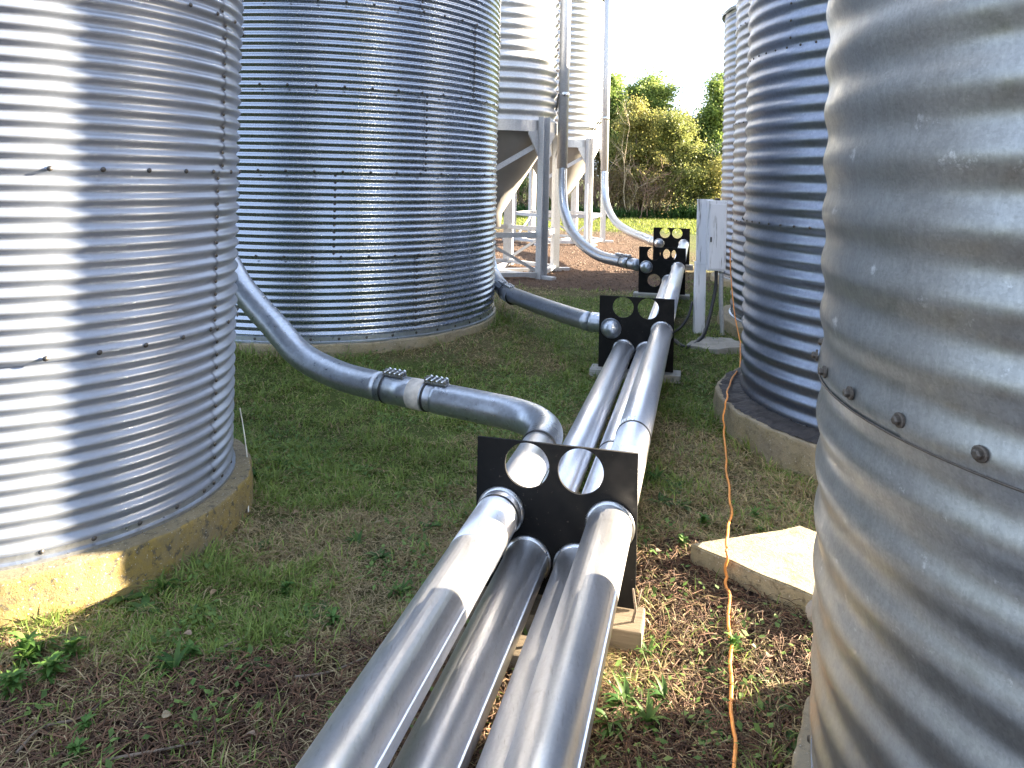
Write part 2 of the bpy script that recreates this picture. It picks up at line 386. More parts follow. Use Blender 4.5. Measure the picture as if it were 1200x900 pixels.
def make_bin(key, label, mat, z0, joints, pitch, amp, nsheet, seams, segs, spp, riv_gap, riv_r, riv_mode='stuff', base_r=0.1, base_mat='concrete', top_roof=True, base_ang=0.0, seam_riv=True, foot_flat=0.03, riv_dz=0.0, ref=None, group='corrugated steel grain bins'):
    cx, cy, R = BIN[key]
    b = thing('grain_bin', label, 'grain bin', group, (cx, cy, 0))
    ref = joints[0] if ref is None else ref
    edges = [z0] + joints
    rivs = MB(); dv, df = dome(riv_r, riv_r * 0.75)
    bolt_me = None
    if riv_mode == 'parts':
        mb = MB(); mb.tube([(0, 0, -0.002), (0, 0, 0.0035), (0, 0, 0.005)], [riv_r * 1.35, riv_r * 1.35, riv_r * 1.1], 14)
        mb.tube([(0, 0, 0.004), (0, 0, 0.013), (0, 0, 0.0165)], [riv_r * 0.85, riv_r * 0.85, riv_r * 0.55], 6)
        bolt_me = mb.mesh('bolt', M['bolt_rust'])
    for q in range(len(edges) - 1):
        za, zb = edges[q], edges[q + 1]
        off = 0.004 * (q % 2) if riv_mode != 'parts' else 0.003 * (3 - q)
        lap = 0.0 if q == 0 or riv_mode == 'parts' else pitch * 0.26
        cut = 0.042 if riv_mode == 'parts' and q < len(edges) - 2 else 0.0
        sa = seams[q % len(seams)]
        for k in range(nsheet):
            a0 = sa + 2 * PI * k / nsheet; a1 = a0 + 2 * PI / nsheet + 0.035
            V, Fq = corr_sheet(R, za - lap - (0.06 if riv_mode == 'parts' and q else 0), zb - cut + (0 if q == len(edges) - 2 or cut else 0.01), a0, a1, pitch, amp, ref, segs // nsheet, spp, off + 0.004, off, foot_flat if q == 0 else 0)
            link('wall_sheet', mesh_np('wall_sheet', V, Fq, M[mat], True), b)
            if seam_riv:
                zz = za + pitch * 0.5
                while zz < zb:
                    rr = R + amp * math.cos(2 * PI * (zz - ref) / pitch) + off + 0.004
                    Rm, T = on_wall(rr, a0 + 0.016, zz); rivs.add(dv @ Rm + T, df); zz += pitch
        if cut:  # added thin dark ring that draws the dark gap along the sheet's lap edge
            mb = MB(); rr = R + off + 0.002 + amp * math.cos(2 * PI * (zb - cut - ref) / pitch)
            mb.tube([(rr * math.cos(2 * PI * g_ / 96), rr * math.sin(2 * PI * g_ / 96), zb - cut) for g_ in range(97)], 0.0028, 5, False)
            link('seam_gap_line', mb.mesh('seam_gap_line', M['bolt_rust'], True), b)
        nb = int(round(2 * PI * R / riv_gap))
        for zr in ([za + 0.028] if q == 0 else [za + riv_dz]):
            rr = R + (amp * math.cos(2 * PI * (zr - ref) / pitch) if q else -amp * 0.2) + off + 0.006
            for k in range(nb):
                ang = (base_ang if riv_mode == 'parts' else 0.03) + 2 * PI * k / nb
                Rm, T = on_wall(rr, ang, zr)
                if riv_mode == 'parts' and q > 0:
                    o = link('bolt', bolt_me, b); o.matrix_local = Matrix.Translation(T) @ Matrix(Rm.T.tolist()).to_4x4()
                else: rivs.add(dv @ Rm + T, df)
    if rivs.n: link('rivet', rivs.mesh('rivet', M['bolt'], True), b, 'stuff')
    mb = MB(); ns = 120; aa = 2 * PI * np.arange(ns) / ns   # base angle bolted to the concrete
    prof = [(R + 0.001, z0 + 0.05), (R + 0.005, z0 + 0.05), (R + 0.006, z0 + 0.008), (R + 0.026, z0 + 0.003), (R + 0.026, z0 - 0.012)] if riv_mode != 'parts' else [(R + 0.001, z0 + 0.01), (R + 0.012, z0 + 0.01), (R + 0.012, z0 - 0.01)]
    V = np.concatenate([np.stack([r * np.cos(aa), r * np.sin(aa), np.full(ns, z)], -1) for r, z in prof])
    i, k = np.meshgrid(np.arange(len(prof) - 1), np.arange(ns), indexing='ij'); k2 = (k + 1) % ns
    link('base_flange', mesh_np('base_flange', V, np.stack([i * ns + k, i * ns + k2, (i + 1) * ns + k2, (i + 1) * ns + k], -1).reshape(-1, 4), M['pipe_dull']), b)
    # foundation ring: thick concrete with a worn uneven edge
    Rb = R + base_r; n = 220; a = np.linspace(0, 2 * PI, n, endpoint=False)
    wob = 0.014 * (vnoise(a * 6, a * 0, 1.0, 4) - 0.5) + 0.012 * (vnoise(a * 22, a * 0, 1.0, 14) - 0.5)
    rings = [(R - 0.25, z0 - 0.012), (R + 0.01, z0 - 0.012), (Rb - 0.016, z0 - 0.014), (Rb - 0.004, z0 - 0.019), (Rb, z0 - 0.034), (Rb + 0.003, z0 - 0.07), (Rb + 0.012, (z0 - 0.05) * 0.5), (Rb + 0.02, -0.25)]
    V = np.concatenate([np.stack([(r + wob) * np.cos(a), (r + wob) * np.sin(a), np.full(n, z) + (0.014 * (vnoise(a * 15, a * 0 + r, 1, 9) - 0.5) if 1 < q < 5 else 0)], -1) for q, (r, z) in enumerate(rings)])
    i, k = np.meshgrid(np.arange(len(rings) - 1), np.arange(n), indexing='ij'); k2 = (k + 1) % n
    Fq = np.stack([(i + 1) * n + k, (i + 1) * n + k2, i * n + k2, i * n + k], -1).reshape(-1, 4)
    link('foundation', mesh_np('foundation', V, Fq, M[base_mat], True), b)
    if top_roof:
        zt = edges[-1]; mb = MB(); ns = 48
        prof = [(R + 0.06, zt - 0.04), (R + 0.075, zt + 0.0), (0.25, zt + 0.55 * R), (0.25, zt + 0.55 * R + 0.1), (0.0, zt + 0.55 * R + 0.16)]
        V = np.concatenate([np.stack([r * np.cos(2 * PI * np.arange(ns) / ns), r * np.sin(2 * PI * np.arange(ns) / ns), np.full(ns, z) + (0.02 * (np.arange(ns) % 2) if q < 3 else 0)], -1) for q, (r, z) in enumerate(prof)])
        i, k = np.meshgrid(np.arange(len(prof) - 1), np.arange(ns), indexing='ij'); k2 = (k + 1) % ns
        link('roof', mesh_np('roof', V, np.stack([i * ns + k, i * ns + k2, (i + 1) * ns + k2, (i + 1) * ns + k], -1).reshape(-1, 4), M[mat]), b)
    return b

P1 = 0.8128
make_bin('left', 'bright galvanised grain bin half in sun on a yellow mossy concrete base', 'galv_left', 0.215,
         [0.262 + P1 * (k + 1) for k in range(6)], P1 / 12, 0.0108, 3, [ang_of(255, 'left'), ang_of(254, 'left'), ang_of(260, 'left')], 150, 8, 0.205, 0.0125, base_r=0.115)
make_bin('mid', 'wide blue grey grain bin with fine corrugations standing in shade behind the grass', 'galv_mid', 0.275,
         [0.275 + P1 * (k + 1) for k in range(6)], P1 / 12, 0.0105, 4, [ang_of(488, 'mid'), ang_of(389, 'mid'), ang_of(496, 'mid'), ang_of(552, 'mid')], 200, 7, 0.262, 0.0145, base_r=0.05, base_mat='concrete2')
near_ang = ang_of(1010, 'near')
NEARGAP = 1.12 * R_(10.59)
make_bin('near', 'weathered dull grain bin nearest the camera with large corrugations and bolts', 'galv_old', 0.21,
         [1.384 + 1.4 * k for k in range(4)], 0.148, 0.0066, 2, [R_(60), R_(10), R_(50)], 220, 20, NEARGAP, 0.0125, 'parts', base_r=0.06, base_mat='concrete2', base_ang=near_ang, seam_riv=False, ref=1.384 - 0.015)
make_bin('second', 'blue grey grain bin on a raised tan concrete pad with an orange cord beside it', 'galv_right', 0.21,
         [0.21 + 1.27 * (k + 1) + 0.11 for k in range(4)], 0.1215, 0.0105, 3, [R_(100), R_(130), R_(80)], 180, 10, 0.135, 0.010, base_r=0.20, base_mat='concrete2', ref=1.59)
make_bin('third', 'narrow strip of grain bin showing behind the white utility box', 'galv_right', 0.21,
         [0.21 + 1.2 * (k + 1) for k in range(4)], 0.12, 0.012, 3, [R_(100), R_(120)], 160, 8, 0.16, 0.012, base_r=0.15, base_mat='concrete2')
make_bin('fourth', 'farthest grain bin on the pad side with its roof eave showing against the sky', 'galv_right', 0.21,
         [0.21 + 1.165 * (k + 1) for k in range(4)], 0.12, 0.012, 3, [R_(100), R_(120)], 160, 8, 0.16, 0.012, base_r=0.15, base_mat='concrete2')

# tarry, dirty ring of sealant on the second bin's pad
cx, cy, R = BIN['second']
a = np.linspace(0, 2 * PI, 240, endpoint=False); ring = []
for r, z in ((R + 0.17, 0.196), (R + 0.12, 0.215), (R + 0.06, 0.225), (R + 0.0, 0.235)):
    q = 0.025 * (vnoise(a * 30, a * 0 + r * 9, 1, 5) - 0.5)
    ring.append(np.stack([(r + q) * np.cos(a), (r + q) * np.sin(a), z + 0.028 * (vnoise(a * 40, a * 0 + r * 20, 1, 6) - 0.35)], -1))
i, k = np.meshgrid(np.arange(3), np.arange(240), indexing='ij'); k2 = (k + 1) % 240
o = thing('sealant_ring', 'crumbly black tar and dirt around the foot of the blue grey bin', 'sealant', None, (cx, cy, 0),
          mesh_np('sealant_ring', np.concatenate(ring), np.stack([i * 240 + k, i * 240 + k2, (i + 1) * 240 + k2, (i + 1) * 240 + k], -1).reshape(-1, 4), M['dark_earth']))

# ------------------------------------------------------------------ hopper bins on legs
def make_hopper(c, rot, label):
    R = 1.15; zs = 2.69; zt = 6.8; pitch = 0.187
    h = thing('hopper_bin', label, 'hopper bin', 'hopper bins on steel legs', (c[0], c[1], 0))
    for q in range(3):
        za = zs + 0.12 + q * 1.309; zb = za + 1.309
        for k in range(2):
            a0 = R_(20 + 70 * q) + PI * k
            V, Fq = corr_sheet(R, za, zb + 0.01, a0, a0 + PI + 0.03, pitch, 0.026, zs, 60, 8, 0.004 * (q % 2) + 0.003, 0.004 * (q % 2))
            link('wall_sheet', mesh_np('wall_sheet', V, Fq, M['galv_hopper'], True), h)
    ns = 72; aa = 2 * PI * np.arange(ns) / ns
    def revolve(name, prof, mat, smooth=True):
        V = np.concatenate([np.stack([r * np.cos(aa), r * np.sin(aa), np.full(ns, z)], -1) for r, z in prof])
        i, k = np.meshgrid(np.arange(len(prof) - 1), np.arange(ns), indexing='ij'); k2 = (k + 1) % ns
        return link(name, mesh_np(name, V, np.stack([i * ns + k, i * ns + k2, (i + 1) * ns + k2, (i + 1) * ns + k], -1).reshape(-1, 4), mat, smooth), h)
    revolve('skirt_ring', [(R - 0.06, zs), (R + 0.03, zs), (R + 0.03, zs + 0.2), (R - 0.02, zs + 0.21)], M['galv_hopper'], False)
    revolve('hopper_cone', [(R - 0.02, zs + 0.05), (0.72, zs - 0.62), (0.715, zs - 0.635), (0.18, zs - 1.5), (0.16, zs - 1.75), (0.0, zs - 1.75)], M['cone'])
    revolve('roof', [(R + 0.05, zt - 0.02), (R + 0.05, zt + 0.02), (0.22, zt + 0.75), (0.0, zt + 0.8)], M['galv_hopper'], False)
    legs = [R_(rot + 60 * k) for k in range(6)]; rl = R + 0.11
    pt = lambda an, z, r=rl: Vector((r * math.cos(an), r * math.sin(an), z))
    for an in legs:
        Mz = Matrix.Rotation(an, 3, 'Z'); mb = MB()
        for sx, sy, w_, d_ in ((0.0, -0.085, 0.12, 0.014), (0.0, 0.085, 0.12, 0.014), (-0.053, 0.0, 0.014, 0.156)):
            cpos = pt(an, 1.48) + Mz @ Vector((sx, sy, 0)); mb.box(cpos, (w_, d_, 2.95 if sx == 0 else 2.94), Mz)
        lg = link('leg', mb.mesh('leg', M['frame']), h)
        gb = MB()                                      # haunch plates that widen the leg under the skirt
        p = [(-0.10, zs + 0.02), (-0.34, zs + 0.0), (-0.34, zs - 0.06), (-0.095, zs - 0.42)]
        for s_ in (1, -1):
            V = []
            for rr in (rl - 0.07, rl - 0.045):
                for (y, z) in p: V.append(Mz @ Vector((rr, s_ * y, z)))
            f = [(0, 1, 2, 3), (7, 6, 5, 4), (0, 4, 5, 1), (1, 5, 6, 2), (2, 6, 7, 3), (3, 7, 4, 0)]
            gb.add([tuple(v) for v in V], np.array(f))
        link('haunch', gb.mesh('haunch', M['frame']), lg)
        mb = MB(); mb.bar(pt(an, 0.10, rl + 0.30), pt(an, 0.10, 0.25), 0.13, 0.09, 0.006)
        link('foot_beam', mb.mesh('foot_beam', M['frame']), h)
    for q in range(6):
        a0, a1 = legs[q], legs[(q + 1) % 6]
        mb = MB(); mb.bar(pt(a0, 0.86, rl - 0.03), pt(a1, 0.86, rl - 0.03), 0.05, 0.09)
        link('brace', mb.mesh('brace', M['frame']), h)
        mb = MB(); mb.bar(pt(a0, 0.165, rl - 0.02), pt(a1, 0.165, rl - 0.02), 0.09, 0.07)
        link('ground_rail', mb.mesh('ground_rail', M['frame']), h)
    for q in (5,):
        mb = MB(); mb.bar(pt(legs[0], 2.52, rl - 0.04), pt(legs[5], 1.80, rl - 0.04), 0.05, 0.085)
        link('slanting_brace', mb.mesh('slanting_brace', M['frame']), h)
    for q in (1, 3, 5):
        a0, a1 = legs[q], legs[(q + 1) % 6]
        mb = MB(); mb.bar(pt(a0, 0.86, rl - 0.08), pt(a1, 0.2, rl - 0.08), 0.03, 0.05)
        link('diagonal_brace', mb.mesh('diagonal_brace', M['frame']), h)
    return h
make_hopper(HOP[0], -44, 'nearer white hopper bin on steel legs beside the wide grey bin')
make_hopper(HOP[1], -55, 'farther sunlit hopper bin on steel legs near the trees')

# ------------------------------------------------------------------ support plates
def plate_mesh(k):
    cu = bpy.data.curves.new('tmp', 'CURVE'); cu.dimensions = '2D'; cu.fill_mode = 'BOTH'; cu.extrude = 0.007
    def poly(pts):
        sp = cu.splines.new('POLY'); sp.points.add(len(pts) - 1); sp.use_cyclic_u = True
        for p, q in zip(sp.points, pts): p.co = (q[0], q[1], 0, 1)
    hgt = PH[k]; poly([(-PW / 2, -hgt), (PW / 2, -hgt), (PW / 2, 0), (-PW / 2, 0)])
    for u, v in HOLES.values():
        c = ((u - 0.5) * PW, -v * 0.66); poly([(c[0] + 0.0985 * math.cos(2 * PI * q / 48), c[1] + 0.0985 * math.sin(2 * PI * q / 48)) for q in range(48)])
    o = bpy.data.objects.new('tmp', cu); COL.objects.link(o)
    dg = bpy.context.evaluated_depsgraph_get(); dg.update()
    me = bpy.data.meshes.new_from_object(o.evaluated_get(dg)); bpy.data.objects.remove(o)
    me.name = 'pipe_support'; me.materials.clear(); me.materials.append(M['plate']); return me
PLAB = ['large black six hole support plate nearest the camera', 'black six hole support plate second from the camera, beside the mid grass',
        'black support plate third from the camera in front of the smallest one', 'smallest and farthest black support plate, beside the white box']
MW = Matrix((( WD.x, 0, -D.x, 0), (WD.y, 0, -D.y, 0), (0, 1, 0, 0), (0, 0, 0, 1)))
for k in range(4):
    o = thing('pipe_support', PLAB[k], 'support plate', 'black pipe support plates', me=plate_mesh(k))
    o.matrix_world = Matrix.Translation((PC[k].x, PC[k].y, PTOP[k])) @ MW
# boards under the plates
def board(c, L, dpt, hgt, ang, mat, label, name='wooden_board', cat='board', group=None):
    mb = MB(); mb.box((0, 0, hgt / 2), (L, dpt, hgt), None, 0.008)
    o = thing(name, label, cat, group, c, mb.mesh(name, M[mat])); o.rotation_euler = (0, 0, ang); return o
wa = math.atan2(WD.y, WD.x)
b0 = PC[0] - D * 0.06; board((b0.x, b0.y, 0.005), 0.78, 0.19, 0.088, wa, 'wood', 'pale wooden board lying under the largest black plate')
b0 = PC[0] - D * 0.30 - WD * 0.14; board((b0.x, b0.y, -0.01), 0.44, 0.14, 0.06, wa + 0.05, 'wood', 'split wooden plank lying on soil in front of the largest black plate')
for k, txt in ((1, 'grey board under the second black plate'), (2, 'pale board under the third black plate'), (3, 'board under the farthest black plate')):
    board((PC[k].x, PC[k].y, PTOP[k] - PH[k] - 0.10), 0.84, 0.22, 0.097, wa, 'grey_wood', txt)

# ------------------------------------------------------------------ pipes
PR = 0.094
def piece(name, path, r, mat, parent, seg=40, caps=True):
    mb = MB(); mb.tube(path, r, seg, caps); return link(name, mb.mesh(name, M[mat], True), parent)
def coupling(p, d, parent, spin=0.0, label_band=True, L=0.34, r=PR):
    """sleeve clamp: thin sleeve, a black gasket at each end, clamp bars with bolts on top"""
    d = Vector(d).normalized(); p = Vector(p); sl = piece('coupling', [p - d * L / 2, p + d * L / 2], r + 0.004, 'pipe_dull', parent)
    for s_ in (-1, 1):
        piece('gasket', [p + d * (s_ * L / 2 - 0.007), p + d * (s_ * L / 2 + 0.007)], r + 0.0062, 'rubber', sl)
    if label_band: piece('label_band', [p - d * (L / 2 - 0.02), p - d * (L / 2 - 0.13)], r + 0.0055, 'label', sl)
    up = Vector((0, 0, 1)); up = (up - d * up.dot(d)).normalized(); side = d.cross(up)
    up = (up * math.cos(spin) + side * math.sin(spin)).normalized(); side = d.cross(up)
    for s_ in (-1, 1):
        c = p + d * (s_ * L / 2 - 0.07) + up * (r + 0.022)
        mb = MB(); Mx = Matrix((side, d, up)).transposed()
        for e in (-1, 1): mb.box(c + side * e * 0.014, (0.006, 0.17, 0.036), Mx)
        mb.box(c - up * 0.014, (0.05, 0.17, 0.006), Mx)
        for q in range(4):
            z = c + d * (-0.06 + 0.04 * q) + up * 0.006
            mb.tube([z - side * 0.036, z + side * 0.036], 0.0085, 6); mb.tube([z + side * 0.022, z + side * 0.034], 0.015, 6)
        link('clamp_bar', mb.mesh('clamp_bar', M['zinc']), sl)
def flange(k, h, parent, groove=False):
    p = hole(k, h) - D * 0.014
    a = link('collar', None, parent) if False else None
    mb = MB(); mb.tube([p - D * 0.012, p - D * 0.006, p + D * 0.006], [PR + 0.0005, PR + 0.0115, PR + 0.0115], 44, False)
    link('collar', mb.mesh('collar', M['zinc'], True), parent)
    if groove: piece('gasket', [p - D * 0.075, p - D * 0.060], PR + 0.003, 'rubber', parent, 44, False)
def seam(P, off, parent):                              # the raised lock seam along a pipe
    mb = MB(); d = (P[-1] - P[0]).normalized(); up = Vector((0, 0, 1)); s_ = d.cross(up).normalized(); n = up * math.cos(off) + s_ * math.sin(off)
    mb.bar(P[0] + n * PR, P[-1] + n * PR, 0.010, 0.0035); link('seam', mb.mesh('seam', M['pipe']), parent)

def run(h, label, ks, start, end_extra, joints, spin):
    t_ = thing('grain_pipe', label, 'pipe', 'straight steel pipes through the black plates')
    pts = [hole(k, h) for k in ks]
    first = pts[0] - D * start; first.z = pts[0].z
    path = [first] + pts + [pts[-1] + D * end_extra]
    path[-1].z = pts[-1].z
    for q in range(len(path) - 1):
        r = PR if q % 2 == 0 else PR + 0.0015
        mb = piece('pipe_section', [path[q], path[q + 1]], r, 'pipe', t_)
    for kk in ks: flange(kk, h, t_)
    seam(path[:2], 2.0 if h == 'BR' else 1.2, t_)
    for (q, f, lb) in joints:
        p = path[q].lerp(path[q + 1], f); d = (path[q + 1] - path[q]).normalized()
        piece('gasket', [p - d * 0.008, p + d * 0.008], PR + 0.005, 'rubber', t_)
        up = Vector((0, 0, 1)); up = (up - d * up.dot(d)).normalized(); side = d.cross(up)
        for e in range(6):                             # short crimps pressed into the pipe end
            n_ = up * math.cos(spin - 0.5 + 0.2 * e) + side * math.sin(spin - 0.5 + 0.2 * e); mb = MB()
            mb.bar(p + d * 0.02 + n_ * (PR + 0.001), p + d * (0.075 + 0.02 * (e % 2)) + n_ * (PR + 0.001), 0.007, 0.006); link('crimp_rib', mb.mesh('crimp_rib', M['zinc']), t_)
    return t_
run('MR', 'shiny steel pipe running through all four black plates on the box side', [0, 1, 2, 3], 4.2, 0.35, [(1, 0.27, False)], -0.5)
run('BR', 'low steel pipe tucked beneath the longest shiny pipe', [0, 1, 2], 4.2, 0.4, [(1, 0.32, False)], 0.3)
run('BL', 'low steel pipe in the lower grass side holes of the two nearest plates', [0, 1], 4.2, 0.3, [(1, 0.13, False)], 0.3)

# the pipe that turns off to the bright bin
t_ = thing('grain_pipe', 'steel pipe that swings in a long bend from the nearest plate to the bright bin', 'pipe', 'bent pipes rising to the bins')
h0 = hole(0, 'ML'); a0 = h0 - D * 4.2; a0.z = h0.z
piece('pipe_section', [a0, h0 - D * 0.45], PR, 'pipe', t_)
piece('pipe_section', [h0 - D * 0.45, h0 + D * 0.80], PR + 0.0015, 'pipe', t_)
flange(0, 'ML', t_, True); seam([a0, h0 - D * 0.45], 1.3, t_)
zc = h0.z; pe = h0 + D * 0.78
el = crom([pe, pe + D * 0.12, (0.222, 4.40, zc), (0.165, 4.57, zc), (0.045, 4.70, zc + .002), (-0.12, 4.80, zc + .004), (-0.29, 4.895, zc + .006), (-0.46, 4.985, zc + .008)], 8)
piece('elbow', el, PR + 0.005, 'pipe_dull', t_)
for q in range(5):                                     # crimped ribs where the elbow grips the pipe
    p = pe + D * (0.035 + 0.022 * q); piece('crimp_rib', [p - D * 0.004, p + D * 0.004], PR + 0.009, 'zinc', t_, 40, False)
piece('gasket', [pe - D * 0.008, pe + D * 0.008], PR + 0.008, 'rubber', t_)
d2 = Vector((-0.87, 0.49, 0)).normalized(); cp = Vector((-0.66, 5.095, zc + .01))
piece('pipe_section', [(-0.44, 4.975, zc + .008), (-0.90, 5.23, zc + .012)], PR, 'pipe_dull', t_)
coupling(cp, d2, t_, -0.15, True)
arc = crom([(-0.86, 5.205, zc + .012), (-1.18, 5.385, 0.475), (-1.50, 5.57, 0.565), (-1.74, 5.71, 0.745), (-1.935, 5.81, 0.90), (-2.10, 5.88, 1.07), (-2.26, 5.96, 1.33), (-2.35, 6.0, 1.65), (-2.38, 6.0, 1.95)], 8)
piece('bend', arc, PR + 0.003, 'pipe_dull', t_)
piece('riser', [(-2.38, 6.0, 1.92), (-2.38, 6.0, 5.3)], PR, 'pipe_dull', t_)

def feeder(label, pts, riser_top, k, coup=None, r=PR):
    t_ = thing('grain_pipe', label, 'pipe', 'bent pipes rising to the bins')
    hp = hole(k, 'ML')
    path = crom(pts, 8); piece('bend', path, r, 'pipe_dull', t_)
    piece('riser', [Vector(pts[0]) - Vector((0, 0, 0.05)), (pts[0][0], pts[0][1], riser_top)], r + 0.004, 'frame', t_)
    # elbow that comes out through the plate and is closed with a domed cap
    el = crom([pts[-1], Vector(pts[-1]).lerp(hp + D * 0.16, 0.6) + Vector((0.03, 0.03, 0)), hp + D * 0.12, hp - D * 0.01], 6)
    piece('elbow', el, r + 0.002, 'pipe_dull', t_)
    mb = MB(); n = 8
    mb.tube([hp - D * (0.005 + 0.085 * math.sin(PI / 2 * q / n)) for q in range(n + 1)], [max(0.002, r * math.cos(PI / 2 * q / n)) for q in range(n + 1)], 32)
    link('end_cap', mb.mesh('end_cap', M['pipe_dull'], True), t_)
    if coup:
        p, d = coup; coupling(p, d, t_, 0.2, False, 0.22)
    return t_
h1 = hole(1, 'ML')
mp = [(-0.31, 10.25, 1.4), (-0.31, 10.2, 1.0), (-0.24, 9.98, 0.66), (-0.06, 9.4, 0.50), (0.16, 8.85, h1.z + 0.01), (0.56, 8.05, h1.z), (0.80, 7.62, h1.z)]
feeder('straight sloping steel pipe lying from the wide grey bin to the second plate', mp, 5.4, 1, ((0.0, 9.22, 0.475), (0.24, -0.56, -0.06)))
h2 = hole(2, 'ML')
feeder('tall steel tube curving down from the nearer hopper bin to the third plate',
       [(0.93, 14.3, 2.1), (0.935, 14.24, 1.62), (0.985, 14.05, 1.22), (1.15, 13.6, 0.84), (1.47, 12.98, 0.60), (1.80, 12.35, h2.z + .01), (2.0, 11.98, h2.z)], 7.4, 2, ((1.86, 12.24, h2.z + .01), (0.5, -1, 0)))
h3 = hole(3, 'ML')
feeder('tall steel tube curving down from the farther hopper bin to the smallest plate',
       [(2.45, 20.4, 2.1), (2.455, 20.3, 1.55), (2.49, 19.9, 1.15), (2.58, 19.0, 0.83), (2.70, 17.6, h3.z + 0.05), (2.80, 16.2, h3.z + .02), (2.86, 15.45, h3.z)], 7.4, 3)
for (hx, hy), (tx, ty), zz, lab in ((HOP[0], (0.93, 14.3), 3.15, 'thin bracket strut holding the tube to the nearer hopper bin'), (HOP[1], (2.45, 20.4), 3.2, 'thin bracket strut holding the tube to the farther hopper bin')):
    o = thing('pipe_bracket', lab, 'bracket', 'tube brackets on the hopper bins')
    v = (Vector((tx, ty, 0)) - Vector((hx, hy, 0))).normalized()
    for e in (-1, 1):
        mb = MB(); s_ = Vector((-v.y, v.x, 0)) * 0.05 * e
        mb.bar(Vector((hx, hy, zz - 0.02)) + v * 1.16 + s_, Vector((tx, ty, zz + 0.28)) - v * 0.09 + s_, 0.02, 0.03)
        link('strut', mb.mesh('strut', M['bolt']), o)
    mb = MB(); mb.tube([(tx, ty, zz + 0.24), (tx, ty, zz + 0.32)], PR + 0.012, 24); link('strap', mb.mesh('strap', M['zinc'], True), o)

# ------------------------------------------------------------------ white utility box on its post, conduit and cables
ub = thing('utility_box', 'weathered white electrical box on a painted post beside the pipes', 'electrical box', None, (2.30, 9.2, 0))
mb = MB(); mb.box((-0.015, 0.03, 0.42), (0.125, 0.09, 1.0), None, 0.006); link('post', mb.mesh('post', M['paint']), ub)
mb = MB(); mb.box((0.02, -0.005, 1.28), (0.19, 0.03, 0.78), None, 0.004); link('back_board', mb.mesh('back_board', M['paint']), ub)
mb = MB(); mb.box((0.140, -0.075, 1.245), (0.215, 0.11, 0.83), None, 0.008); cab = link('cabinet', mb.mesh('cabinet', M['paint']), ub)
mb = MB(); mb.box((0.140, -0.137, 1.235), (0.19, 0.012, 0.77), None, 0.004); dr = link('cabinet_door', mb.mesh('cabinet_door', M['paint']), ub)
mb = MB(); mb.box((0.062, -0.148, 1.2), (0.018, 0.014, 0.06), None, 0.003); link('latch', mb.mesh('latch', M['bolt']), dr)
mb = MB(); mb.tube([(0.155, -0.06, 1.662), (0.155, -0.06, 1.69)], [0.035, 0.028], 16); link('conduit_hub', mb.mesh('conduit_hub', M['bolt'], True), cab)
mb = MB(); mb.tube(crom([(0.215, -0.07, 0.84), (0.215, -0.07, 0.5), (0.235, -0.075, 0.15), (0.245, -0.08, -0.03)], 5), 0.026, 14); link('conduit', mb.mesh('conduit', M['frame'], True), ub)
mb = MB(); mb.tube([(0.215, -0.07, 0.80), (0.215, -0.07, 0.835)], 0.036, 12); link('conduit_nut', mb.mesh('conduit_nut', M['zinc'], True), ub)
mb = MB(); mb.tube(crom([(2.45, 9.12, 0.84), (2.44, 9.10, 0.62), (2.36, 9.0, 0.34), (2.24, 8.8, 0.14), (2.05, 8.45, 0.09), (1.90, 8.30, 0.09), (1.86, 8.6, 0.10)], 8), 0.021, 12)
thing('black_cable', 'thick black cable hanging from the white box and looping onto the grass', 'cable', me=mb.mesh('black_cable', M['rubber'], True))
mb = MB(); mb.tube(crom([(1.72, 8.9, 0.14), (1.95, 9.0, 0.12), (2.12, 9.15, 0.24), (2.22, 9.3, 0.42)], 8), 0.016, 10)
thing('black_cable', 'thinner black cable passing behind the painted post', 'cable', me=mb.mesh('black_cable', M['rubber'], True))

# flat stone by the conduit, concrete slab, stone
def slab_mesh(name, poly, z0, z1, mat, jitter=0.006, sub=14):
    bm = bmesh.new(); vs = [bm.verts.new((p[0], p[1], z1)) for p in poly]; f = bm.faces.new(vs)
    r = bmesh.ops.extrude_face_region(bm, geom=[f]); bmesh.ops.translate(bm, verts=[v for v in r['geom'] if isinstance(v, bmesh.types.BMVert)], vec=(0, 0, z0 - z1))
    bmesh.ops.recalc_face_normals(bm, faces=bm.faces)
    bmesh.ops.subdivide_edges(bm, edges=bm.edges[:], cuts=sub, use_grid_fill=True)
    bmesh.ops.bevel(bm, geom=[e for e in bm.edges if len(e.link_faces) == 2 and e.calc_face_angle() > 0.8], offset=0.008, segments=2, affect='EDGES')
    for v in bm.verts:
        v.co += Vector([(float(vnoise(v.co.x * 7 + q * 13, v.co.y * 7 + v.co.z * 9, 0.8, q)) - 0.5) * jitter * 2 for q in range(3)])
    me = bpy.data.meshes.new(name); bm.to_mesh(me); bm.free(); me.materials.append(M[mat]); return me
SA, SB, SC = Vector((0.925, 3.83)), Vector((1.56, 4.06)), Vector((1.37, 3.36)); SDp = SB + SC - SA
thing('concrete_slab', 'pale concrete slab lying in sun beside the weathered nearest bin', 'slab', me=slab_mesh('concrete_slab', [SA, SC, SDp, SB], -0.06, 0.085, 'slab', 0.0035))
p = gp(755 + 82, 404, 0.09)
thing('flat_stone', 'flat grey stone slab on the grass below the white box', 'stone', me=slab_mesh('flat_stone', [(1.93, 8.35), (2.22, 8.12), (2.62, 8.32), (2.55, 8.75), (2.2, 8.85)], 0.02, 0.105, 'stone', 0.012, 8))
bm = bmesh.new(); bmesh.ops.create_icosphere(bm, subdivisions=3, radius=0.075)
for v in bm.verts:
    v.co *= 1 + 0.25 * (float(vnoise(v.co.x * 20 + 5, v.co.y * 20 + v.co.z * 13, 1.0, 3)) - 0.5); v.co.z *= 0.9
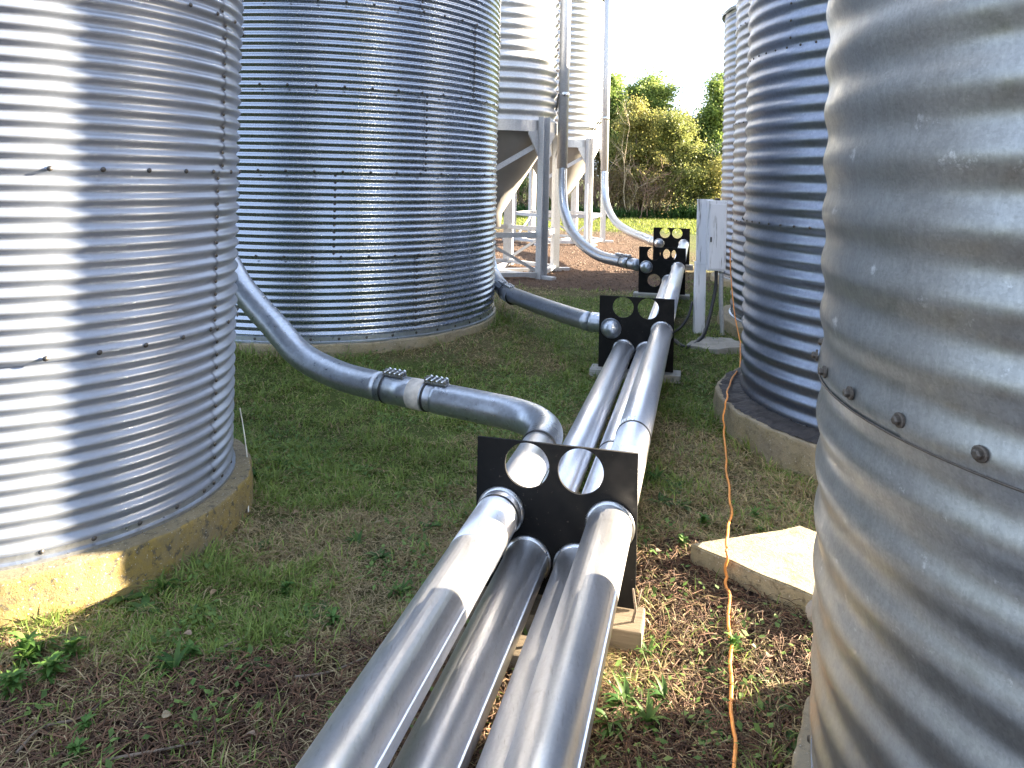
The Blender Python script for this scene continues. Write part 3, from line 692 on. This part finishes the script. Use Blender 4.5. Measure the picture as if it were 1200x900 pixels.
me = bpy.data.meshes.new('round_stone'); bm.to_mesh(me); bm.free(); me.materials.append(M['stone'])
thing('round_stone', 'grey rounded stone at the corner of the pale slab', 'stone', None, (1.375, 3.29, 0.05), me)

# cords
cordp = [(2.60, 9.10, 1.10), (2.60, 9.06, 0.95), at(858, 345, 8.9), at(866, 395, 8.4), at(868, 404, 8.15), (2.14, 7.1, 0.16), (1.99, 6.68, 0.24), (1.88, 6.42, 0.25), (1.76, 6.12, 0.25), (1.69, 5.90, 0.245),
         (1.652, 5.80, 0.222), (1.628, 5.76, 0.17), (1.61, 5.70, 0.09), (1.58, 5.56, 0.05), gp(851, 545, 0.03), gp(853, 565, 0.03), gp(856, 590, 0.03), gp(857, 606, 0.07), gp(852, 622, 0.132), gp(852, 640, 0.132),
         (1.073, 3.69, 0.128), (1.062, 3.650, 0.112), (1.055, 3.635, 0.05), (1.045, 3.60, 0.02), gp(854, 700, 0.03), gp(855, 740, 0.03), gp(857, 770, 0.03), gp(856, 810, 0.03), gp(859, 850, 0.03), gp(861, 900, 0.03), gp(858, 1000, 0.03), gp(840, 1200, 0.03)]
cp_ = crom(cordp, 6); cp_ = [p + Vector((0.004 * math.sin(i_ * 0.71) + rnd.uniform(-.002, .002), 0.0, 0)) for i_, p in enumerate(cp_)]
mb = MB(); mb.tube(cp_, 0.0068, 8)
thing('extension_cord', 'orange extension cord running over the pad, grass and pale slab', 'cord', me=mb.mesh('extension_cord', M['orange'], True))
mb = MB(); mb.tube(crom([at(281, 478, 4.62), at(285, 500, 4.6), at(289, 530, 4.55), at(291.5, 560, 4.5), gp(291, 600, 0.03)], 6), 0.0035, 6)
thing('thin_wire', 'thin pale wire running down the edge of the bright bin', 'wire', me=mb.mesh('thin_wire', M['cream'], True))

# ------------------------------------------------------------------ grass, stems, weeds
def outside(x, y):
    ok = np.ones(len(x), bool)
    for key, (cx, cy, R) in BIN.items():
        pad = dict(left=0.12, mid=0.06, near=0.11, second=0.21, third=0.16, fourth=0.16)[key]
        ok &= np.hypot(x - cx, y - cy) > R + pad
    q = np.stack([x, y], -1) - np.array(SA); e1 = np.array(SB - SA); e2 = np.array(SC - SA)
    Mi = np.linalg.inv(np.stack([e1, e2], 1)); uv = q @ Mi.T
    return ok & ~((uv[:, 0] > -.01) & (uv[:, 0] < 1.01) & (uv[:, 1] > -.01) & (uv[:, 1] < 1.01))
def blades(name, x, y, h, wd, lean, col, curl=0.5, mat='blade', flat=False, z=None):
    n = len(x); th = rng.uniform(0, 2 * PI, n); zz = gz(x, y) - 0.004 if z is None else z
    dx, dy = np.cos(th), np.sin(th)                     # leaning direction
    px, py = -dy, dx
    def ring(s, ws):
        ht = h * s * np.cos(lean * (0.4 + 0.9 * s)) ; out = h * s * np.sin(lean * (0.4 + 0.9 * s)) * (1 + curl * s)
        c = np.stack([x + dx * out, y + dy * out, zz + np.maximum(ht, 0.002)], -1)
        o = np.stack([px, py, np.zeros(n)], -1) * (wd * ws * 0.5)[:, None]
        return c, o
    c0, o0 = ring(0.0, 1.0); c1, o1 = ring(0.55, 0.85); c2, o2 = ring(1.0, 0.0)
    V = np.stack([c0 - o0, c0 + o0, c1 + o1, c1 - o1, c2], 1).reshape(-1, 3)
    b = np.arange(n)[:, None] * 5
    T = np.repeat(np.concatenate([col, np.ones((n, 1))], 1), 5, 0)
    return mesh_np(name, V, [b + np.array([[0, 1, 2, 3]]), b + np.array([[3, 2, 4]])], M[mat], False, T)
def scatter(n, y0, y1, power=1.0):
    """more plants where one stands, fewer with distance"""
    u = rng.uniform(0, 1, n); y = y0 * (y1 / y0) ** u if power else rng.uniform(y0, y1, n)
    x = rng.uniform(-0.72, 0.55, n) * y
    k = outside(x, y); return x[k], y[k]
def lerp3(a, b, t): return np.array(a)[None] * (1 - t[:, None]) + np.array(b)[None] * t[:, None]

x, y = scatter(400000, 2.05, 14.0)
soil, dry, grv = z_soil(x, y), z_dry(x, y), z_gravel(x, y)
cl = fbm(x, y, 0.28, 90)
keep = rng.uniform(0, 1, len(x)) < (1 - 0.90 * soil) * (1 - grv) * (0.35 + 1.1 * sstep(0.3, 0.6, cl))
x, y, soil, dry, cl = x[keep], y[keep], soil[keep], dry[keep], cl[keep]
nb = len(x)
isdry = rng.uniform(0, 1, nb) < 0.26 + 0.6 * dry
tone = rng.uniform(0, 1, nb)
col = np.where(isdry[:, None], lerp3((0.24, 0.18, 0.085), (0.50, 0.40, 0.21), tone), lerp3((0.085, 0.15, 0.028), (0.31, 0.38, 0.09), np.clip(tone * 0.7 + 0.5 * (fbm(x, y, 0.9, 31) - 0.35), 0, 1)))
hh = rng.uniform(0.02, 0.062, nb) * (0.65 + 0.9 * cl) * np.where(isdry, 0.9, 1.0)
edge = np.zeros(nb)
for key, pad, amt in (('mid', 0.06, 1.0), ('left', 0.12, 0.1), ('second', 0.21, 0.5)):
    cx, cy, R = BIN[key]; edge = np.maximum(edge, amt - amt * sstep(0.0, 0.32, np.hypot(x - cx, y - cy) - R - pad))
hh = hh * (1 + 1.1 * edge) * (0.6 + 1.0 * sstep(0.25, 0.75, vnoise(x, y, 0.11, 63)))
wd = rng.uniform(0.0035, 0.007, nb) * (1 + 0.10 * np.clip(y - 3, 0, 8))
ln = np.where(isdry, rng.uniform(0.7, 1.5, nb), rng.uniform(0.15, 1.1, nb))
link('grass', blades('grass', x, y, hh, wd, ln, col), kind='stuff')

# dead stems and straw on the bare soil
def stems(n, y0, y1, lo, hi, wlo, whi, seed_col, mask):
    x, y = scatter(n, y0, y1); k = rng.uniform(0, 1, len(x)) < mask(x, y); x, y = x[k], y[k]; n = len(x)
    L = rng.uniform(lo, hi, n) ; th = rng.uniform(0, 2 * PI, n); wd = rng.uniform(wlo, whi, n); bend = rng.normal(0, 0.35, n)
    lift = np.abs(rng.normal(0, 0.018, n)); V = []
    for s, wv in ((-0.5, 0.8), (0.0, 1.0), (0.5, 0.5)):
        a = th + bend * s; cx, cy = x + np.cos(a) * L * s, y + np.sin(a) * L * s
        cz = gz(cx, cy) + 0.006 + lift * (0.5 + s) + 0.012 * (s == 0)
        px, py = -np.sin(a), np.cos(a)
        for e, up in ((-1, 0.0), (0, 0.7), (1, 0.0)):
            V.append(np.stack([cx + px * wd * e * wv, cy + py * wd * e * wv, cz + up * wd * wv], -1))
    V = np.stack(V, 1).reshape(-1, 3); b = np.arange(n)[:, None] * 9
    Fs = [b + np.array([[r * 3 + c, r * 3 + c + 1, r * 3 + c + 4, r * 3 + c + 3]]) for r in (0, 1) for c in (0, 1)]
    t = rng.uniform(0, 1, n); col = lerp3(seed_col[0], seed_col[1], t)
    return V, np.concatenate(Fs), np.repeat(np.concatenate([col, np.ones((n, 1))], 1), 9, 0)
V, Fq, T = stems(24000, 1.95, 5.0, 0.03, 0.15, 0.0012, 0.0032, ((0.035, 0.017, 0.010), (0.165, 0.088, 0.048)), lambda x, y: np.clip(z_soil(x, y) * 1.1 + 0.04, 0, 1))
link('dead_stem_litter', mesh_np('dead_stem_litter', V, Fq, M['twig'], False, T), kind='stuff')
V, Fq, T = stems(42000, 2.0, 8.0, 0.03, 0.10, 0.001, 0.0022, ((0.14, 0.10, 0.05), (0.32, 0.25, 0.14)), lambda x, y: np.clip(z_dry(x, y) * 0.8 + 0.12, 0, 1) * (1 - 0.6 * z_soil(x, y)))
link('straw_litter', mesh_np('straw_litter', V, Fq, M['twig'], False, T), kind='stuff')

# low clover and other small leaves woven through the grass
x, y = scatter(60000, 2.0, 9.0); k = rng.uniform(0, 1, len(x)) < sstep(0.52, 0.66, fbm(x, y, 0.45, 120)) * (1 - 0.75 * z_soil(x, y)) * (1 - 0.6 * z_dry(x, y)); x, y = x[k], y[k]; n = len(x)
th = rng.uniform(0, 2 * PI, n); L = rng.uniform(0.007, 0.019, n); tl = rng.normal(0, 0.45, n); zb = gz(x, y) + rng.uniform(0.015, 0.055, n)
ax = np.stack([np.cos(th), np.sin(th), np.sin(tl)], -1) * L[:, None]; bx = np.stack([-np.sin(th), np.cos(th), rng.normal(0, 0.3, n)], -1) * (L * 0.62)[:, None]; c0 = np.stack([x, y, zb], -1)
V = np.stack([c0 - ax, c0 - ax * 0.2 + bx, c0 + ax, c0 - ax * 0.2 - bx], 1).reshape(-1, 3)
col = lerp3((0.07, 0.14, 0.03), (0.22, 0.33, 0.09), rng.uniform(0, 1, n))
link('clover', mesh_np('clover', V, np.arange(n * 4).reshape(-1, 4), M['leaf'], False, np.repeat(np.concatenate([col, np.ones((n, 1))], 1), 4, 0)), kind='stuff')

# gravel by the hoppers and small clods on the soil
def clods(n, xr, yr, mask, rlo, rhi, cols):
    x = rng.uniform(*xr, n); y = rng.uniform(*yr, n); k = (rng.uniform(0, 1, n) < mask(x, y)) & outside(x, y); x, y = x[k], y[k]; n = len(x)
    r = rng.uniform(rlo, rhi, n) * rng.uniform(0.5, 1.0, n); o = np.array([(1, 0, 0), (0, 1, 0), (-1, 0, 0), (0, -1, 0), (0, 0, 0.8), (0, 0, -0.5)], float)
    V = np.stack([x, y, gz(x, y) + r * 0.25], -1)[:, None] + o[None] * r[:, None, None] * rng.uniform(0.55, 1.2, (n, 6, 1))
    f = np.array([(0, 1, 4), (1, 2, 4), (2, 3, 4), (3, 0, 4), (1, 0, 5), (2, 1, 5), (3, 2, 5), (0, 3, 5)])
    col = lerp3(cols[0], cols[1], rng.uniform(0, 1, n))
    return V.reshape(-1, 3), (np.arange(n)[:, None, None] * 6 + f[None]).reshape(-1, 3), np.repeat(np.concatenate([col, np.ones((n, 1))], 1), 6, 0)
V, Fq, T = clods(26000, (-3, 4.5), (11.5, 27), lambda x, y: z_gravel(x, y) * 0.9, 0.008, 0.032, ((0.08, 0.05, 0.034), (0.22, 0.155, 0.11)))
link('gravel', mesh_np('gravel', V, Fq, M['twig'], False, T), kind='stuff')
V, Fq, T = clods(34000, (-2.2, 2.0), (1.9, 4.3), lambda x, y: z_soil(x, y) * 0.9, 0.004, 0.018, ((0.016, 0.009, 0.006), (0.085, 0.048, 0.030)))
link('soil_crumbs', mesh_np('soil_crumbs', V, Fq, M['twig'], False, T), kind='stuff')

# far sunny meadow and the tall weeds along the tree line
n = 26000; x = rng.uniform(-6, 16, n); y = rng.uniform(25.2, 36, n); k = rng.uniform(0, 1, n) < (1 - z_gravel(x, y)); x, y = x[k], y[k]; n = len(x)
link('meadow_grass', blades('meadow_grass', x, y, rng.uniform(0.05, 0.13, n), rng.uniform(0.02, 0.04, n), rng.uniform(0.2, 1.0, n), lerp3((0.13, 0.18, 0.03), (0.30, 0.31, 0.07), rng.uniform(0, 1, n))), kind='stuff')
n = 14000; x = rng.uniform(-8, 17, n); y = 35.2 + np.abs(rng.normal(0, 1.0, n))
link('tall_weed_strip', blades('tall_weed_strip', x, y, rng.uniform(0.25, 0.85, n) * (0.5 + vnoise(x, y, 1.2, 3)), rng.uniform(0.04, 0.09, n), rng.uniform(0.1, 0.9, n), lerp3((0.035, 0.09, 0.02), (0.10, 0.19, 0.06), rng.uniform(0, 1, n))), kind='stuff')

# broad leaved weeds
def leaf_geo(L, Wd, az, el0, droop, seg=4, z0=0.0, base=(0, 0, 0)):
    V = []; dx, dy = math.cos(az), math.sin(az); p = Vector(base) + Vector((0, 0, z0)); e = el0
    for q in range(seg + 1):
        s = q / seg; wv = Wd * (math.sin(PI * min(1, (0.08 + s * 0.92)) ** 0.8)) * 0.5 if q < seg else 0.001
        side = Vector((-dy, dx, 0)) * wv
        V += [p - side + Vector((0, 0, wv * 0.35)), p, p + side + Vector((0, 0, wv * 0.35))]
        p = p + Vector((dx * math.cos(e), dy * math.cos(e), math.sin(e))) * (L / seg); e -= droop / seg
    F = [(q * 3 + c, q * 3 + c + 1, q * 3 + c + 4, q * 3 + c + 3) for q in range(seg) for c in (0, 1)]
    return [tuple(v) for v in V], np.array(F)
def weed_mesh(nleaf, L, Wd, el, droop, c0, c1, seed, stem=0.0):
    r = random.Random(seed); mb = MB(); T = []
    for q in range(nleaf):
        l_ = L * r.uniform(0.6, 1.1); zb = stem * r.random()
        V, Fq = leaf_geo(l_, Wd * r.uniform(0.7, 1.1), r.uniform(0, 2 * PI), el * r.uniform(0.5, 1.2), droop * r.uniform(0.6, 1.3), 4, zb)
        mb.add(V, Fq); u = r.random(); T += [[c0[i] * (1 - u) + c1[i] * u for i in range(3)] + [1]] * len(V)
    return mesh_np('weed', np.concatenate(mb.v), [np.concatenate(f) for f in mb.f.values()], M['leaf'], True, np.array(T))
WM = [weed_mesh(11, 0.10, 0.035, 0.6, 1.2, (0.05, 0.12, 0.03), (0.12, 0.20, 0.06), s) for s in (1, 2)] + \
     [weed_mesh(40, 0.05, 0.020, 0.9, 1.2, (0.06, 0.15, 0.03), (0.14, 0.25, 0.06), s, 0.06) for s in (3, 4)] + \
     [weed_mesh(14, 0.11, 0.018, 1.1, 1.3, (0.04, 0.11, 0.02), (0.10, 0.18, 0.04), s) for s in (5, 6)]
WLAB = ['broad leaved green weed growing low among grass and soil'] * 2 + ['bushy bright green weed with many small leaves'] * 2 + ['narrow leaved green weed standing up from the grass'] * 2
spots = [(30, 780, 2, 1.5), (60, 800, 3, 1.4), (15, 815, 3, 1.3), (85, 775, 2, 1.2), (45, 765, 4, 1.4), (205, 790, 4, 1.2), (225, 775, 2, 0.9), (265, 780, 0, 0.9), (300, 790, 0, 0.8),
         (100, 860, 2, 0.8), (90, 892, 3, 0.8), (150, 700, 0, 1.3), (170, 715, 1, 1.1), (190, 690, 4, 1.2), (230, 720, 0, 0.8), (335, 700, 2, 0.9), (380, 720, 0, 1.0), (365, 735, 1, 0.9),
         (390, 740, 2, 0.9), (420, 640, 4, 1.0), (445, 655, 0, 1.0), (310, 640, 1, 0.8), (330, 545, 4, 1.1), (470, 700, 5, 0.9), (790, 570, 1, 1.4), (775, 585, 0, 1.2), (800, 590, 0, 1.1), (770, 560, 4, 1.2),
         (825, 612, 2, 1.0), (885, 604, 2, 0.9), (800, 640, 3, 0.8), (860, 765, 2, 1.0), (840, 790, 1, 0.8), (925, 700, 2, 0.9), (940, 705, 5, 1.0), (905, 830, 1, 0.9), (890, 800, 0, 0.7), (840, 850, 0, 1.0),
         (760, 770, 5, 0.9), (735, 830, 4, 1.2), (760, 850, 5, 1.1), (715, 850, 4, 1.2), (780, 820, 4, 1.0), (925, 870, 0, 0.8), (500, 620, 0, 0.8), (290, 590, 5, 1.3), (300, 560, 4, 1.3), (890, 620, 3, 0.6)]
for (px, py, m_, s_) in spots:
    p = gp(px, py, 0.0); p.z = g1(p.x, p.y)
    if not outside(np.array([p.x]), np.array([p.y]))[0]: continue
    o = thing('weed', WLAB[m_], 'weed', 'small weeds in the grass', p, WM[m_])
    o.rotation_euler = (0, 0, rnd.uniform(0, 6.28)); o.scale = (s_, s_, s_ * rnd.uniform(0.8, 1.1))
# fallen leaves
LM = []
for s, c in ((1, (0.36, 0.25, 0.15)), (2, (0.42, 0.30, 0.22)), (3, (0.5, 0.40, 0.26))):
    V, Fq = leaf_geo(0.042, 0.03, 0, 0.4, 1.3, 5); LM.append(mesh_np('fallen_leaf', V, Fq, M['leaf'], True, np.array([list(c) + [1]] * len(V))))
for q, (px, py) in enumerate([(254, 694), (224, 747), (335, 742), (270, 815), (575, 560), (440, 610), (350, 598), (900, 770), (770, 645), (860, 690), (300, 860), (190, 845)]):
    p = gp(px, py, 0.03); o = thing('fallen_leaf', 'dry pale brown leaf fallen on the grass or soil', 'leaf', 'dry leaves on the ground', (p.x, p.y, g1(p.x, p.y) + 0.03), LM[q % 3])
    o.rotation_euler = (rnd.uniform(-.3, .3), rnd.uniform(-.3, .3), rnd.uniform(0, 6.28))
# a few twigs big enough to pick up
for pts, lab in (([(250, 762), (285, 745), (318, 732)], 'long pale twig lying across the grass edge'), ([(20, 880), (50, 850), (95, 838), (130, 815)], 'dark crooked twig on the soil near the corner'),
                 ([(345, 795), (385, 785), (430, 770)], 'grey twig on bare soil close to the shiny pipe'), ([(120, 890), (175, 880), (235, 868)], 'thin brown twig lying flat on dark soil')):
    P = [gp(a_, b_, 0.03) for a_, b_ in pts]
    for p in P: p.z = g1(p.x, p.y) + 0.022
    mb = MB(); mb.tube(crom(P, 5), np.linspace(0.006, 0.003, (len(P) - 1) * 5 + 1), 7); thing('twig', lab, 'twig', 'twigs on the ground', me=mb.mesh('twig', M['bark'], True))
P = [gp(737, 745, 0.03), at(745, 715, 3.12), at(742, 690, 3.1)]; mb = MB(); mb.tube(P, [0.008, 0.006, 0.004], 7)
mb.tube([P[1], at(752, 690, 3.13)], [0.005, 0.003], 6); thing('twig', 'broken forked twig leaning beside the largest plate', 'twig', 'twigs on the ground', me=mb.mesh('twig', M['bark'], True))

# ------------------------------------------------------------------ trees
def limb_path(r, p, d, L, n, wob, lift):
    P = [Vector(p)]; d = Vector(d).normalized()
    for q in range(n):
        d = (d + Vector((r.gauss(0, wob), r.gauss(0, wob), r.gauss(0, wob) + lift))).normalized(); P.append(P[-1] + d * (L / n))
    return P
def make_tree(x, y, H, spread, palette, seed, label, leaf=0.15, nleaf=6500, base=0.12, cat='tree', thin=1.0, name='broadleaf_tree'):
    leaf *= 0.78; nleaf = int(nleaf * 1.6)
    r = random.Random(seed); g = np.random.default_rng(seed)
    t_ = thing(name, label, cat, 'trees of the far hedgerow', (x, y, g1(x, y)))
    trunk = limb_path(r, (0, 0, -0.1), (r.gauss(0, .06), r.gauss(0, .06), 1), H * 0.9, 9, 0.07, 0.05)
    tb = MB(); r0 = 0.022 * H; tb.tube(trunk, np.linspace(r0, 0.015, 10), 8)
    link('trunk', tb.mesh('trunk', M['bark'], True), t_)
    lb = MB(); nodes = []
    for q in range(int(13 * thin) + 4):
        s = base + (0.97 - base) * (q + r.random()) / (int(13 * thin) + 4); k = min(8, int(s * 9)); p = trunk[k].lerp(trunk[k + 1], s * 9 - k)
        az = q * 2.4 + r.uniform(-.5, .5); L = spread * (1.15 - 0.75 * s) * r.uniform(0.65, 1.15)
        P = limb_path(r, p, (math.cos(az), math.sin(az), r.uniform(0.35, 1.1)), L, 5, 0.16, 0.05)
        lb.tube(P, np.linspace(r0 * 0.42 * (1.1 - s), 0.006, 6), 6)
        for m_ in range(2, 6): nodes.append((P[m_], 0.28 + 0.22 * r.random()))
        for e in range(3):
            m_ = r.randint(1, 4); d = Vector((r.gauss(0, 1), r.gauss(0, 1), r.uniform(0.1, 1))); Q = limb_path(r, P[m_], d, L * 0.5, 4, 0.2, 0.04)
            lb.tube(Q, np.linspace(0.012, 0.004, 5), 5)
            for u in (2, 3, 4): nodes.append((Q[u], 0.22 + 0.25 * r.random()))
    nodes.append((trunk[-1], 0.3))
    link('limb', lb.mesh('limb', M['bark'], True), t_)
    per = max(4, nleaf // len(nodes)); C = []; K = []
    for (p, rad) in nodes:
        n = int(per * r.uniform(0.4, 1.6)); o = g.normal(0, 1, (n, 3)) * rad * np.array([0.62, 0.62, 0.5])
        C.append(np.array(p)[None] + o); K.append(np.clip(np.full(n, r.random()) * 0.7 + g.uniform(0, 0.5, n), 0, 1))
    C = np.concatenate(C); K = np.concatenate(K); n = len(C)
    C[:, 2] = np.maximum(C[:, 2], 0.05)
    a = g.normal(0, 1, (n, 3)); a /= np.linalg.norm(a, axis=1)[:, None]; b = np.cross(a, g.normal(0, 1, (n, 3))); b /= np.linalg.norm(b, axis=1)[:, None]
    sz = (leaf * g.uniform(0.6, 1.2, n))[:, None]
    V = np.stack([C - a * sz * 0.5, C + b * sz * 0.3, C + a * sz * 0.5, C - b * sz * 0.3], 1).reshape(-1, 3)
    pal = np.array(palette); f = K * (len(pal) - 1.001); i0 = f.astype(int); fr = (f - i0)[:, None]
    col = pal[i0] * (1 - fr) + pal[i0 + 1] * fr
    link('crown', mesh_np('crown', V, np.arange(n * 4).reshape(-1, 4), M['leaf'], False, np.repeat(np.concatenate([col, np.ones((n, 1))], 1), 4, 0)), t_)
    return t_
GRN = [(0.088, 0.15, 0.037), (0.175, 0.25, 0.062), (0.288, 0.338, 0.094)]
YEL = [(0.125, 0.15, 0.044), (0.25, 0.25, 0.075), (0.388, 0.338, 0.106)]
BRN = [(0.125, 0.112, 0.05), (0.213, 0.175, 0.075), (0.312, 0.225, 0.1)]
DRK = [(0.015, 0.035, 0.012), (0.035, 0.065, 0.02), (0.065, 0.10, 0.025)]
OLV = [(0.1, 0.125, 0.044), (0.188, 0.213, 0.062), (0.312, 0.312, 0.094)]
LGR = [(0.1, 0.163, 0.037), (0.188, 0.263, 0.062), (0.3, 0.35, 0.094)]
def tx(px, y): return (px - 600) / FPX * y
make_tree(tx(733, 38), 38, 7.9, 2.0, GRN, 3, 'tall open green tree beside the farther tube, highest crown in the row', 0.19, 11000, 0.25)
make_tree(tx(772, 39.5), 39.5, 8.0, 2.3, LGR, 4, 'green tree with a broad airy crown in the middle of the tree line', 0.19, 13000, 0.2)
make_tree(tx(752, 37), 37, 5.6, 2.1, YEL, 5, 'yellow green autumn tree in front of the taller green ones', 0.16, 12000, 0.15)
make_tree(tx(790, 37), 37, 5.2, 2.2, OLV, 6, 'olive bushy tree left of the dark thicket', 0.15, 15000, 0.05)
make_tree(tx(752, 40.5), 40.5, 7.5, 2.4, LGR, 31, 'light green tree filling the gap between the two tallest left crowns', 0.18, 13000, 0.12)
make_tree(tx(712, 40), 40, 7.4, 2.2, LGR, 32, 'light green tree directly behind the farther tube', 0.18, 11000, 0.12)
make_tree(tx(800, 41), 41, 5.6, 2.2, LGR, 33, 'lower light green tree in the dip of the tree line', 0.18, 11000, 0.08)
make_tree(tx(842, 40), 40, 7.6, 2.2, LGR, 7, 'tall green tree next to the far bins beyond the white box', 0.18, 14000, 0.12)
make_tree(tx(824, 41), 41, 5.9, 2.4, LGR, 34, 'bushy light green tree left of the tall one by the far bins', 0.18, 12000, 0.06)
make_tree(tx(826, 37), 37, 3.4, 2.2, DRK, 8, 'dark low thicket behind the white utility box', 0.14, 11000, 0.03, 'bush', 1.2, 'thicket_bush')
make_tree(tx(845, 35.8), 35.8, 3.0, 1.4, YEL, 9, 'yellow leaved shrub next to the far bins', 0.13, 3500, 0.05, 'bush', 0.6, 'shrub')
make_tree(tx(700, 39), 39, 5.6, 2.2, BRN, 10, 'brownish tree seen behind the farther hopper legs', 0.15, 6500, 0.08)
make_tree(tx(660, 40), 40, 5.4, 2.2, BRN, 12, 'brown autumn tree seen between the two tubes', 0.15, 6500, 0.05)
make_tree(tx(612, 39), 39, 5.6, 2.3, OLV, 13, 'olive tree seen between the nearer hopper legs', 0.15, 6500, 0.05)
make_tree(tx(880, 41), 41, 6.0, 2.3, GRN, 14, 'green tree mostly hidden by the far bins', 0.17, 6000, 0.08)
make_tree(tx(745, 42), 42, 5.0, 2.4, OLV, 15, 'shaded tree at the back of the tree line', 0.16, 6500, 0.05)
make_tree(tx(640, 37), 37, 1.6, 1.3, GRN, 16, 'low green shrub seen beneath the hopper cones', 0.13, 3000, 0.02, 'bush', 0.6, 'shrub')
make_tree(tx(600, 37), 37, 1.8, 1.4, [(0.06, 0.13, 0.03), (0.12, 0.22, 0.05), (0.2, 0.28, 0.06)], 17, 'bright green shrub seen behind the nearest hopper leg', 0.13, 3000, 0.02, 'bush', 0.6, 'shrub')
make_tree(tx(728, 36), 36, 2.0, 1.5, BRN, 41, 'low brown bush in front of the tree line beside the far tube', 0.12, 3500, 0.02, 'bush', 0.7, 'shrub')
make_tree(tx(768, 36), 36, 2.3, 1.6, BRN, 42, 'low brown bush in front of the tree line near its middle', 0.12, 4200, 0.02, 'bush', 0.7, 'shrub')
make_tree(tx(798, 36.2), 36.2, 2.4, 1.7, OLV, 43, 'low olive bush in front of the dark thicket', 0.12, 4500, 0.02, 'bush', 0.7, 'shrub')
# leafless brush: pinkish brown twigs
def make_brush(x, y, H, seed, label, nst=16, col=None):
    r = random.Random(seed); mb = MB()
    def grow(p, d, L, rad, lev):
        P = limb_path(r, p, d, L, 4, 0.12, 0.03); mb.tube(P, np.linspace(rad, rad * 0.5, 5), 4 if lev else 6, False)
        if lev < 3:
            for q in range(4 if lev < 2 else 3):
                m_ = r.randint(1, 4); dd = (P[m_] - P[m_ - 1]).normalized() + Vector((r.gauss(0, .55), r.gauss(0, .55), r.gauss(0.1, .35)))
                grow(P[m_], dd, L * r.uniform(0.4, 0.7), rad * 0.5, lev + 1)
    for q in range(nst): grow((r.gauss(0, .45), r.gauss(0, .4), -0.05), (r.gauss(0, .35), r.gauss(0, .3), 1), H * r.uniform(0.35, 0.6), 0.028, 0)
    me = mb.mesh('bare_bush', M['brush'] if col is None else M[col], False)
    return thing('bare_bush', label, 'bush', 'leafless bushes along the trees', (x, y, g1(x, y)), me)
M['brush'] = simple('brush_twig', (0.26, 0.165, 0.125), 0.9, sc=3, bump=0)
M['pale_brush'] = simple('pale_twig', (0.45, 0.36, 0.25), 0.9, sc=3, bump=0)
make_brush(tx(758, 35.5), 35.5, 3.2, 21, 'pinkish leafless bush at the front of the tree line', 11)
make_brush(tx(735, 35.7), 35.7, 4.6, 22, 'pale bare stemmed bush beside the curved far tube', 5, 'pale_brush')
make_brush(tx(715, 36.2), 36.2, 2.8, 23, 'brown leafless bush near the farther hopper', 14)
make_brush(tx(675, 36.5), 36.5, 2.8, 24, 'brown leafless bush seen between the two tubes', 14)
make_brush(tx(625, 36.5), 36.5, 2.4, 25, 'brown leafless bush seen under the nearer hopper', 14)
